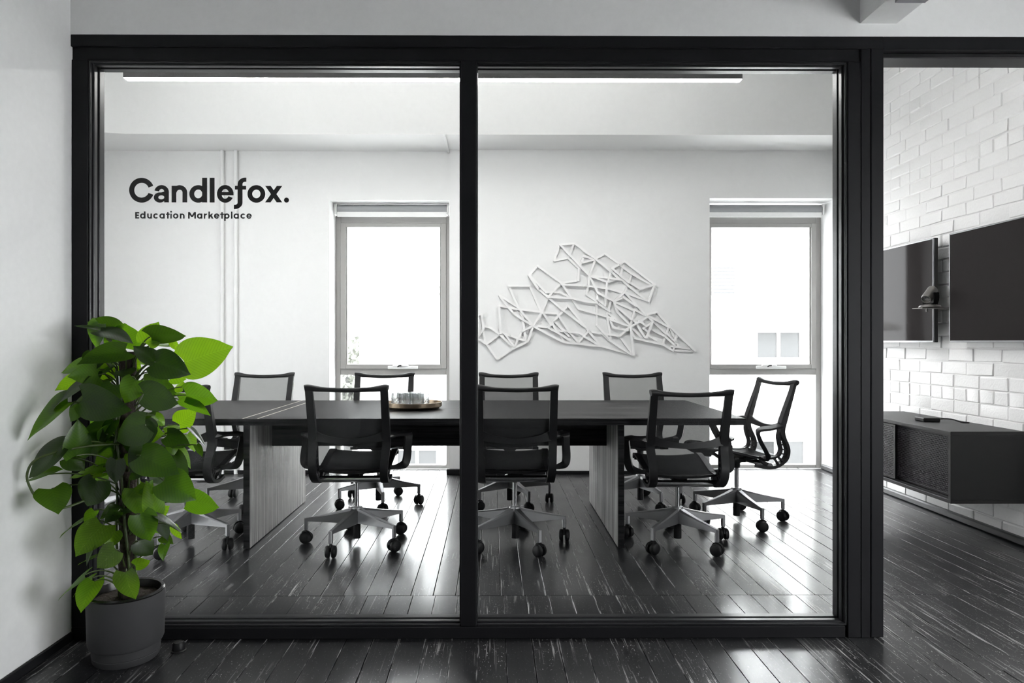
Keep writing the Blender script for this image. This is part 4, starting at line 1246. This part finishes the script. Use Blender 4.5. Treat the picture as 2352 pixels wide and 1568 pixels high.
# conference camera on its little shelf between the screens
cc = empty('conference_camera', (2.91, 4.48, 1.395))
MB().box(2.80, XR - 0.004, 4.425, 4.535, 1.392, 1.397, 0.001).build('shelf_plate', 'camera_grey', cc)
MB().lathe([(0.0, 1.3975), (0.055, 1.3975), (0.066, 1.402), (0.060, 1.412), (0.030, 1.422), (0.0, 1.424)], 28, (2.885, 4.48, 0)).build('base_dish', 'camera_grey', cc, True)
yk = MB().ribbon(smooth_path([(2.875, 4.45, 1.424), (2.89, 4.436, 1.432), (2.895, 4.432, 1.46), (2.895, 4.434, 1.495)], 4), (1, 0, 0), 0.034, 0.012)
yk.ribbon(smooth_path([(2.875, 4.51, 1.424), (2.89, 4.524, 1.432), (2.895, 4.528, 1.46), (2.895, 4.526, 1.495)], 4), (1, 0, 0), 0.034, 0.012)
yk.build('yoke', 'plastic_black', cc, True)
bar = MB().lathe([(0.0, -0.055), (0.027, -0.055), (0.031, -0.050), (0.033, 0.045), (0.030, 0.058), (0.026, 0.058), (0.024, 0.050)], 24, ax='Z').build('lens_barrel', 'camera_grey', cc, True, 30, local=True)
dirv = Vector((-0.62, -0.38, -0.58)).normalized()
bar.rotation_euler = dirv.to_track_quat('Z', 'Y').to_euler()
bar.location = Vector((2.882, 4.478, 1.487)) - cc.location
ln_ = MB().lathe([(0.0, 0.053), (0.016, 0.052), (0.0245, 0.047), (0.0245, 0.044)], 20).build('lens', 'lens', bar, True, local=True)
MB().cyl((2.862, 4.475, 0), 0.006, 1.372, 1.392, 10).build('mount_screw', 'camera_grey', cc, True)
tag(cc, 'small grey swivelling conference camera on a shelf between the screens', 'camera')

# ------------------------------------------------------------------ wall console
CX0, CX1, CY0, CY1, CZ0, CZ1 = 2.63, XR - 0.006, 3.90, 5.06, 0.244, 0.658
cs = empty('wall_console', ((CX0 + CX1) / 2, (CY0 + CY1) / 2, CZ0))
b_ = 0.022
MB().box(CX0, CX1, CY0, CY1, CZ1 - b_, CZ1, 0.0015).build('top_board', 'console_black', cs)
MB().box(CX0, CX1, CY0, CY1, CZ0, CZ0 + b_, 0.0015).build('bottom_board', 'console_black', cs)
MB().box(CX0, CX1, CY0, CY0 + b_, CZ0 + b_, CZ1 - b_, 0.001).build('end_board', 'console_black', cs)
MB().box(CX0, CX1, CY1 - b_, CY1, CZ0 + b_, CZ1 - b_, 0.001).build('end_board', 'console_black', cs)
MB().box(CX1 - 0.012, CX1, CY0 + b_, CY1 - b_, CZ0 + b_, CZ1 - b_).build('back_board', 'plastic_dark', cs)
for xx in (CX0 + 0.012, CX0 + 0.040):
    for zz in (CZ0 + b_, CZ1 - b_ - 0.006):
        MB().box(xx + 0.018, xx + 0.022, CY0 + b_, CY1 - b_, zz, zz + 0.006).build('door_track', 'console_black', cs)

def hex_sheet(x, ya, yb, za, zb, p):
    """perforated sheet: hexagonal webs around open cells"""
    mb = MB()
    w = p * 0.5
    r0 = w / math.cos(R(30))
    ri = r0 * 0.66
    dz = p * math.sqrt(3) / 2
    rws = int((zb - za) / dz)
    for r_ in range(rws):
        z = za + dz * (r_ + 0.5)
        off = w if r_ % 2 else 0
        y = ya + w + off
        while y + w <= yb + 1e-6:
            vs, fs = [], []
            for k in range(6):
                a = R(60 * k + 30)
                vs.append((x, y + r0 * math.cos(a), z + r0 * math.sin(a)))
            for k in range(6):
                a = R(60 * k + 30)
                vs.append((x, y + ri * math.cos(a), z + ri * math.sin(a)))
            for k in range(6):
                a = R(60 * k + 30)
                vs.append((x + 0.002, y + ri * math.cos(a), z + ri * math.sin(a)))
            for k in range(6):
                j = (k + 1) % 6
                fs.append((k, j, 6 + j, 6 + k))
                fs.append((6 + k, 6 + j, 12 + j, 12 + k))
            mb.add(vs, fs)
            y += p
    return mb

for x_, ya, yb in ((CX0 + 0.014, 4.462, CY1 - b_ - 0.002), (CX0 + 0.046, CY0 + b_ + 0.002, 4.52)):
    z0, z1 = CZ0 + b_ + 0.006, CZ1 - b_ - 0.006
    fr = MB()
    for a, b, c, d in ((ya, ya + 0.018, z0, z1), (yb - 0.018, yb, z0, z1), (ya + 0.018, yb - 0.018, z0, z0 + 0.014), (ya + 0.018, yb - 0.018, z1 - 0.014, z1)):
        fr.box(x_, x_ + 0.016, a, b, c, d, 0.001)
    dr = fr.build('sliding_door', 'console_black', cs)
    tag(hex_sheet(x_ + 0.006, ya + 0.010, yb - 0.010, z0 + 0.008, z1 - 0.008, 0.0135).build('perforated_sheet', 'sheet_metal', dr), kind='stuff')
tag(cs, 'black wall-hung console with perforated sliding doors under the screens', 'console')

# small box with a cable on the console
dv = empty('media_box', (2.83, 4.42, CZ1))
MB().box(2.775, 2.885, 4.37, 4.47, CZ1 + 0.0005, CZ1 + 0.026, 0.005).build('case', 'plastic_black', dv, True, 30)
MB().tube(smooth_path([(2.885, 4.40, CZ1 + 0.015), (2.92, 4.385, CZ1 + 0.020), (2.955, 4.36, CZ1 + 0.018), (2.985, 4.32, CZ1 + 0.005), (3.02, 4.30, CZ1 + 0.004)], 5), 0.0038, 8).build('cable', 'plastic_black', dv, True)
tag(dv, 'small black box with a short cable on the wall console', 'media box')

# ------------------------------------------------------------------ lettering on the glass
LX, LZ, LS = -1.47992, 1.85948, 0.0002955
YA, YBk = G0 - 0.0009, G0 - 0.0001
gl = empty('glass_lettering', (-1.13, G0, 1.63))

class Glyph:
    def __init__(self):
        self.mb = MB()
        self.k = 0

    def quad(self, *pts):
        self.k += 1
        self.mb.prism([(LX + LS * x, LZ - LS * y) for x, y in pts], YA - 4e-6 * self.k, YBk)
        return self

    def rect(self, x0, x1, y0, y1):
        return self.quad((x0, y0), (x1, y0), (x1, y1), (x0, y1))

    def arc(self, cx, cy, rx, ry, ix, iy, a0=0, a1=360, icx=None, icy=None):
        n_ = max(4, int((a1 - a0) / 7))
        icx = cx if icx is None else icx
        icy = cy if icy is None else icy
        for i in range(n_):
            p_ = []
            for a in (a0 + (a1 - a0) * i / n_, a0 + (a1 - a0) * (i + 1) / n_):
                ca, sa = math.cos(R(a)), math.sin(R(a))
                p_.append(((cx + rx * ca, cy - ry * sa), (icx + ix * ca, icy - iy * sa)))
            self.quad(p_[0][0], p_[1][0], p_[1][1], p_[0][1])
        return self

    def disc(self, cx, cy, r):
        return self.quad(*[(cx + r * math.cos(R(15 * k)), cy + r * math.sin(R(15 * k))) for k in range(24)])

    def done(self):
        self.mb.build('letter', 'vinyl_black', gl)

Glyph().arc(262, 273, 168, 168, 100, 100, 21, 339).done()
Glyph().arc(532, 297, 98, 94, 35, 42, 0, 168).rect(567, 630, 296, 437).arc(508, 371, 81, 69, 41, 27, 0, 360, 528, 369).quad((505, 308), (567, 292), (600, 292), (600, 330), (500, 342)).done()
Glyph().rect(667, 730, 212, 437).arc(775, 302, 102, 98, 39, 36, 0, 180).rect(814, 877, 300, 437).done()
Glyph().arc(1027, 322, 120, 119, 55, 59).rect(1080, 1147, 103, 437).done()
Glyph().rect(1182, 1248, 103, 437).done()
Glyph().arc(1392, 321, 112, 120, 50, 66, -9, 333).rect(1335, 1503, 297, 340).done()
Glyph().rect(1560, 1625, 188, 440).arc(1665, 190, 105, 90, 40, 35, 90, 180).rect(1664, 1677, 100, 155).arc(1520, 437, 105, 90, 40, 33, 270, 360).rect(1509, 1521, 470, 527).rect(1523, 1675, 212, 262).done()
Glyph().arc(1813, 321, 120, 119, 56, 58).done()
Glyph().quad((1932, 212), (2007, 212), (2163, 435), (2088, 435)).quad((2090, 212), (2163, 212), (2005, 435), (1932, 435)).done()
Glyph().disc(2221, 404, 34).done()

def ring(cx, a0=0, a1=360):
    return Glyph().arc(cx, 622, 36, 36, 16, 17, a0, a1)

Glyph().rect(175, 196, 568, 657).rect(175, 228, 568, 587).rect(175, 224, 603, 622).rect(175, 228, 638, 657).done()
ring(277).rect(295, 314, 560, 657).done()
Glyph().rect(337, 356, 588, 627).rect(382, 401, 588, 657).arc(369, 625, 32, 33, 13, 14, 180, 360).done()
ring(455, 42, 318).done()
ring(538).rect(555, 574, 588, 657).done()
Glyph().rect(607, 626, 568, 657).rect(591, 641, 589, 606).done()
Glyph().rect(650, 669, 589, 657).disc(660, 564, 12).done()
ring(722).done()
Glyph().rect(779, 798, 588, 657).arc(810, 621, 32, 33, 13, 14, 0, 180).rect(823, 842, 618, 657).done()
Glyph().rect(890, 911, 568, 657).rect(974, 995, 568, 657).quad((890, 568), (914, 568), (954, 634), (931, 634)).quad((971, 568), (995, 568), (954, 634), (931, 634)).done()
ring(1046).rect(1063, 1082, 588, 657).done()
Glyph().rect(1103, 1122, 588, 657).arc(1140, 621, 35, 33, 18, 14, 78, 180).done()
Glyph().rect(1165, 1184, 560, 657).quad((1180, 617), (1204, 588), (1229, 588), (1184, 640)).quad((1192, 622), (1208, 608), (1232, 657), (1208, 657)).done()
ring(1276, -14, 328).rect(1256, 1311, 614, 630).done()
Glyph().rect(1339, 1358, 568, 657).rect(1323, 1374, 589, 606).done()
Glyph().rect(1378, 1397, 588, 687).arc(1414, 622, 36, 36, 16, 17).done()
Glyph().rect(1470, 1489, 560, 657).done()
ring(1541).rect(1557, 1576, 588, 657).done()
ring(1634, 42, 318).done()
ring(1714, -14, 328).rect(1694, 1749, 614, 630).done()
tag(gl, 'black two-line vinyl lettering on the glass pane above the plant', 'lettering')

# ------------------------------------------------------------------ potted plant
px, py = -1.362, 2.552
pl = empty('potted_plant', (px, py, 0))
MB().lathe([(0.0, 0.0), (0.108, 0.0), (0.112, 0.006), (0.1145, 0.024), (0.1135, 0.026), (0.1150, 0.028), (0.1165, 0.056), (0.124, 0.060), (0.128, 0.070), (0.1325, 0.236), (0.130, 0.242), (0.120, 0.242), (0.118, 0.19), (0.0, 0.19)], 48, (px, py, 0)).build('pot', 'pot_grey', pl, True, 30)
MB().lathe([(0.119, 0.222), (0.128, 0.240), (0.1305, 0.247), (0.126, 0.253), (0.117, 0.250), (0.111, 0.222)], 48, (px, py, 0), cap=False).build('liner', 'pot_liner', pl, True, 40)
so = MB()
vs, fs = [(px, py, 0.224)], []
rs_ = random.Random(3)
for r_i in range(1, 6):
    for k in range(24):
        a = 2 * PI * k / 24
        vs.append((px + 0.023 * r_i * math.cos(a), py + 0.023 * r_i * math.sin(a), 0.220 + rs_.uniform(-0.004, 0.004)))
for k in range(24):
    fs.append((0, 1 + k, 1 + (k + 1) % 24))
for r_i in range(4):
    for k in range(24):
        j = (k + 1) % 24
        fs.append((1 + r_i * 24 + k, 1 + r_i * 24 + 24 + k, 1 + r_i * 24 + 24 + j, 1 + r_i * 24 + j))
so.add(vs, fs)
so.build('soil', 'soil', pl, True, 180)
pole = MB()
vs, fs = [], []
for i in range(26):
    z = 0.205 + (1.135 - 0.205) * i / 25
    for k in range(16):
        a = 2 * PI * k / 16
        r = 0.028 + 0.003 * math.sin(3 * a + z * 30) + rs_.uniform(-0.0022, 0.0022)
        vs.append((px + 0.004 + r * math.cos(a), py + r * math.sin(a), z))
for i in range(25):
    for k in range(16):
        j = (k + 1) % 16
        fs.append((i * 16 + k, i * 16 + j, i * 16 + 16 + j, i * 16 + 16 + k))
fs.append(tuple(25 * 16 + k for k in range(16)))
pole.add(vs, fs)
pole.build('climbing_pole', 'pole_bark', pl, True, 60)
for s_i in range(4):
    a0 = s_i * 1.7
    pts = []
    for i in range(34):
        z = 0.212 + 0.86 * i / 33
        a = a0 + z * (3.0 if s_i % 2 else -2.4)
        rr_ = 0.036 + 0.006 * math.sin(z * 17 + s_i)
        pts.append((px + rr_ * math.cos(a), py + rr_ * math.sin(a), z))
    MB().tube(pts, 0.0048, 7).build('vine', 'petiole', pl, True)

def leaf_mesh(ln, w, droop, fold, seed):
    rnd = random.Random(seed)
    NT, NS = 14, 5
    vs, fs = [], []
    tw = rnd.uniform(-0.25, 0.25)
    for i in range(NT + 1):
        t = i / NT
        hw = w * (math.sin(PI * min(1, (t * 0.93 + 0.07)) ** 0.62) ** 0.80 if t < 1 else 0.0)
        if t > 0.80:
            hw *= 1 - 0.45 * ((t - 0.80) / 0.20) ** 1.2
        hw = max(hw, 0.0006)
        for j in range(-NS, NS + 1):
            s = j / NS
            x = s * hw
            y = ln * t - ln * 0.13 * abs(s) ** 1.4 * (1 - t) ** 3
            z = -droop * ln * t * t + fold * hw * abs(s) ** 1.3 - 0.10 * hw * s * s * abs(s)
            z += tw * x * t + 0.020 * hw * math.sin(9 * t + seed) * abs(s)
            vs.append((x, y, z))
    m_ = 2 * NS + 1
    for i in range(NT):
        for j in range(m_ - 1):
            fs.append((i * m_ + j, i * m_ + j + 1, (i + 1) * m_ + j + 1, (i + 1) * m_ + j))
    return MB().add(vs, fs)

TONES = ('leaf_shaded', 'leaf_green', 'leaf_backlit', 'leaf_variegated')
eye = Vector((0, 0, 1.17))
for i, (bx, by, bz, tx_, ty_, tz_, w, roll, tone) in enumerate(LEAVES):
    B, T = Vector((bx, by, bz)), Vector((tx_, ty_, tz_))
    ydir = (T - B).normalized()
    out_ = Vector((bx - px, by - py, 0))
    nrm = (eye - (B + T) / 2).normalized() + Vector((0, 0, 0.25))
    nrm = (nrm - ydir * nrm.dot(ydir)).normalized()
    nrm = Matrix.Rotation(R(roll), 3, ydir) @ nrm
    if nrm.z < -0.25:
        nrm = -nrm
    xdir = ydir.cross(nrm).normalized()
    M = Matrix(((xdir.x, ydir.x, nrm.x), (xdir.y, ydir.y, nrm.y), (xdir.z, ydir.z, nrm.z))).to_4x4()
    rnd = random.Random(100 + i)
    ln = (T - B).length
    me = leaf_mesh(ln, w, rnd.uniform(0.10, 0.34), rnd.uniform(0.06, 0.34), i).mesh('leaf', True, sharp=180)
    o = link('leaf', me, TONES[tone], pl)
    lift = max(0.0, -1.640 - min((M.to_3x3() @ q.co).x + B.x for q in me.vertices))
    B = B + Vector((lift, 0, 0))
    back = max(0.0, max((M.to_3x3() @ q.co).y + B.y for q in me.vertices) - 2.682)
    B = B - Vector((0, back, 0))
    M.translation = B - pl.location
    o.matrix_local = M
    # petiole from the pole to the leaf
    zs = max(0.23, min(1.12, bz - rnd.uniform(0.02, 0.10)))
    d0 = Vector((bx - px, by - py, 0))
    d0 = d0.normalized() * 0.03 if d0.length > 0.03 else d0
    S = Vector((px + d0.x, py + d0.y, zs))
    mid = (S + B) / 2 + Vector((0, 0, 0.02 + 0.12 * (B - S).length))
    inv = (Matrix.Translation(pl.location) @ M).inverted()
    pts = []
    for k in range(9):
        u = k / 8
        pts.append(inv @ (S * (1 - u) ** 2 + mid * 2 * u * (1 - u) + B * u * u))
    MB().tube(pts, [0.0034 - 0.0012 * k / 8 for k in range(9)], 6).build('petiole', 'petiole', o, True, local=True)
# a trailing runner at the wall side
MB().tube(smooth_path([(-1.36, 2.50, 0.80), (-1.45, 2.43, 0.80), (-1.555, 2.36, 0.775), (-1.60, 2.36, 0.72), (-1.585, 2.36, 0.66), (-1.555, 2.37, 0.62), (-1.49, 2.38, 0.595), (-1.40, 2.50, 0.63)], 6), 0.0042, 7).build('vine', 'petiole', pl, True)
tag(pl, 'climbing green pothos on a bark pole in a dark grey pot', 'plant')

# door stop beside the pot
ds = empty('door_stop', (-1.19, 2.60, 0))
MB().lathe([(0.0, 0.0), (0.022, 0.0), (0.024, 0.004), (0.022, 0.028), (0.018, 0.034), (0.0, 0.036)], 20, (-1.19, 2.60, 0)).build('rubber_buffer', 'plastic_dark', ds, True)
MB().lathe([(0.0225, 0.0), (0.028, 0.0), (0.028, 0.004), (0.024, 0.006)], 20, (-1.19, 2.60, 0), cap=False).build('base_ring', 'plastic_black', ds, True)
tag(ds, 'small round black door stop on the floor beside the pot', 'door stop')

# ------------------------------------------------------------------ outside
struct(MB().box(-60, 60, -60, 80, -3.9, -3.7).build('ground', 'ground_pale'), 'pale paved yard outside the windows', 'ground')
hs = empty('neighbouring_house', (3.0, 16, -3.7))
hw_ = MB().box(-3.1, 14.0, 16.0, 24.0, -3.7, 1.50)
hw_.build('house_wall', 'house_white', hs)
rf = MB()
vs = [(-3.4, 15.6, 1.58), (14.3, 15.6, 1.58), (14.3, 20, 2.55), (-1.9, 20, 2.55), (-3.4, 24.4, 1.58), (14.3, 24.4, 1.58)]
vs += [(x, y, z - 0.10) for x, y, z in vs]
rf.add(vs, [(0, 1, 2, 3), (3, 2, 5, 4), (0, 3, 4), (6, 9, 8, 7), (9, 10, 11, 8), (6, 10, 9), (0, 6, 7, 1), (1, 7, 8, 2), (2, 8, 11, 5), (4, 5, 11, 10), (0, 4, 10, 6)])
roof = rf.build('roof', 'house_roof', hs)
MB().box(-3.4, 14.3, 15.50, 15.60, 1.44, 1.56).build('gutter', 'house_white', roof)

def house_window(x0, x1, z0, z1):
    w = MB()
    y = 15.94
    for a, b, c, d in ((x0 - 0.07, x0, z0 - 0.07, z1 + 0.07), (x1, x1 + 0.07, z0 - 0.07, z1 + 0.07), (x0, x1, z0 - 0.07, z0), (x0, x1, z1, z1 + 0.07), ((x0 + x1) / 2 - 0.04, (x0 + x1) / 2 + 0.04, z0, z1)):
        w.box(a, b, y, 16.0, c, d)
    f = w.build('house_window', 'house_white', hs)
    xm = (x0 + x1) / 2
    for a, b in ((x0, xm - 0.04), (xm + 0.04, x1)):
        MB().box(a, b, y + 0.03, 15.999, z0, z1).build('pane', 'house_pane', f)

house_window(6.22, 7.20, 0.82, 1.40)
house_window(-2.2, -1.30, -2.05, -1.35)
house_window(6.0, 7.3, -1.9, -1.15)
tag(hs, 'pale house with a low metal roof outside the windows', 'house')
lv = empty('louvred_tower', (10, 25.2, -3.7))
MB().box(7.4, 16, 25.2, 29, -3.7, 7.5).build('tower_wall', 'house_white', lv)
for k in range(10):
    MB().box(8.15, 8.95, 25.12, 25.2, 2.72 + 0.13 * k, 2.77 + 0.13 * k).build('louvre', 'house_pane', lv)
tag(lv, 'pale block with a louvred vent rising behind the house roof', 'building')

def tree(name, c, r, h, n_, label):
    t = empty(name, (c[0], c[1], -3.7))
    MB().cyl((c[0], c[1], 0), 0.12, -3.7, c[2], 10).build('trunk', 'house_dark', t, True)
    rnd = random.Random(int(c[0] * 10) + 5)
    mb = MB()
    for _ in range(n_):
        a, b = rnd.uniform(0, 2 * PI), rnd.uniform(-1, 1)
        q = rnd.random() ** 0.4
        s = math.sqrt(1 - b * b)
        p_ = Vector((c[0] + r * q * s * math.cos(a), c[1] + r * q * s * math.sin(a), c[2] + h * q * b))
        u_ = Vector((rnd.uniform(-1, 1), rnd.uniform(-1, 1), rnd.uniform(-1, 1))).normalized()
        v_ = u_.orthogonal().normalized()
        k = rnd.uniform(0.05, 0.11)
        mb.add([p_ - u_ * k, p_ + v_ * k * 0.6, p_ + u_ * k, p_ - v_ * k * 0.6], [(0, 1, 2, 3)])
    tag(mb.build('crown', 'tree_green', t), kind='stuff')
    tag(t, label, 'tree', 'trees outside')

tree('tree', (-3.9, 18.5, 0.5), 0.75, 1.1, 1100, 'leafy tree beside the end of the pale house')
tree('tree', (-2.2, 27, 2.5), 2.6, 1.0, 1500, 'leafy tree crown showing above the house roof')
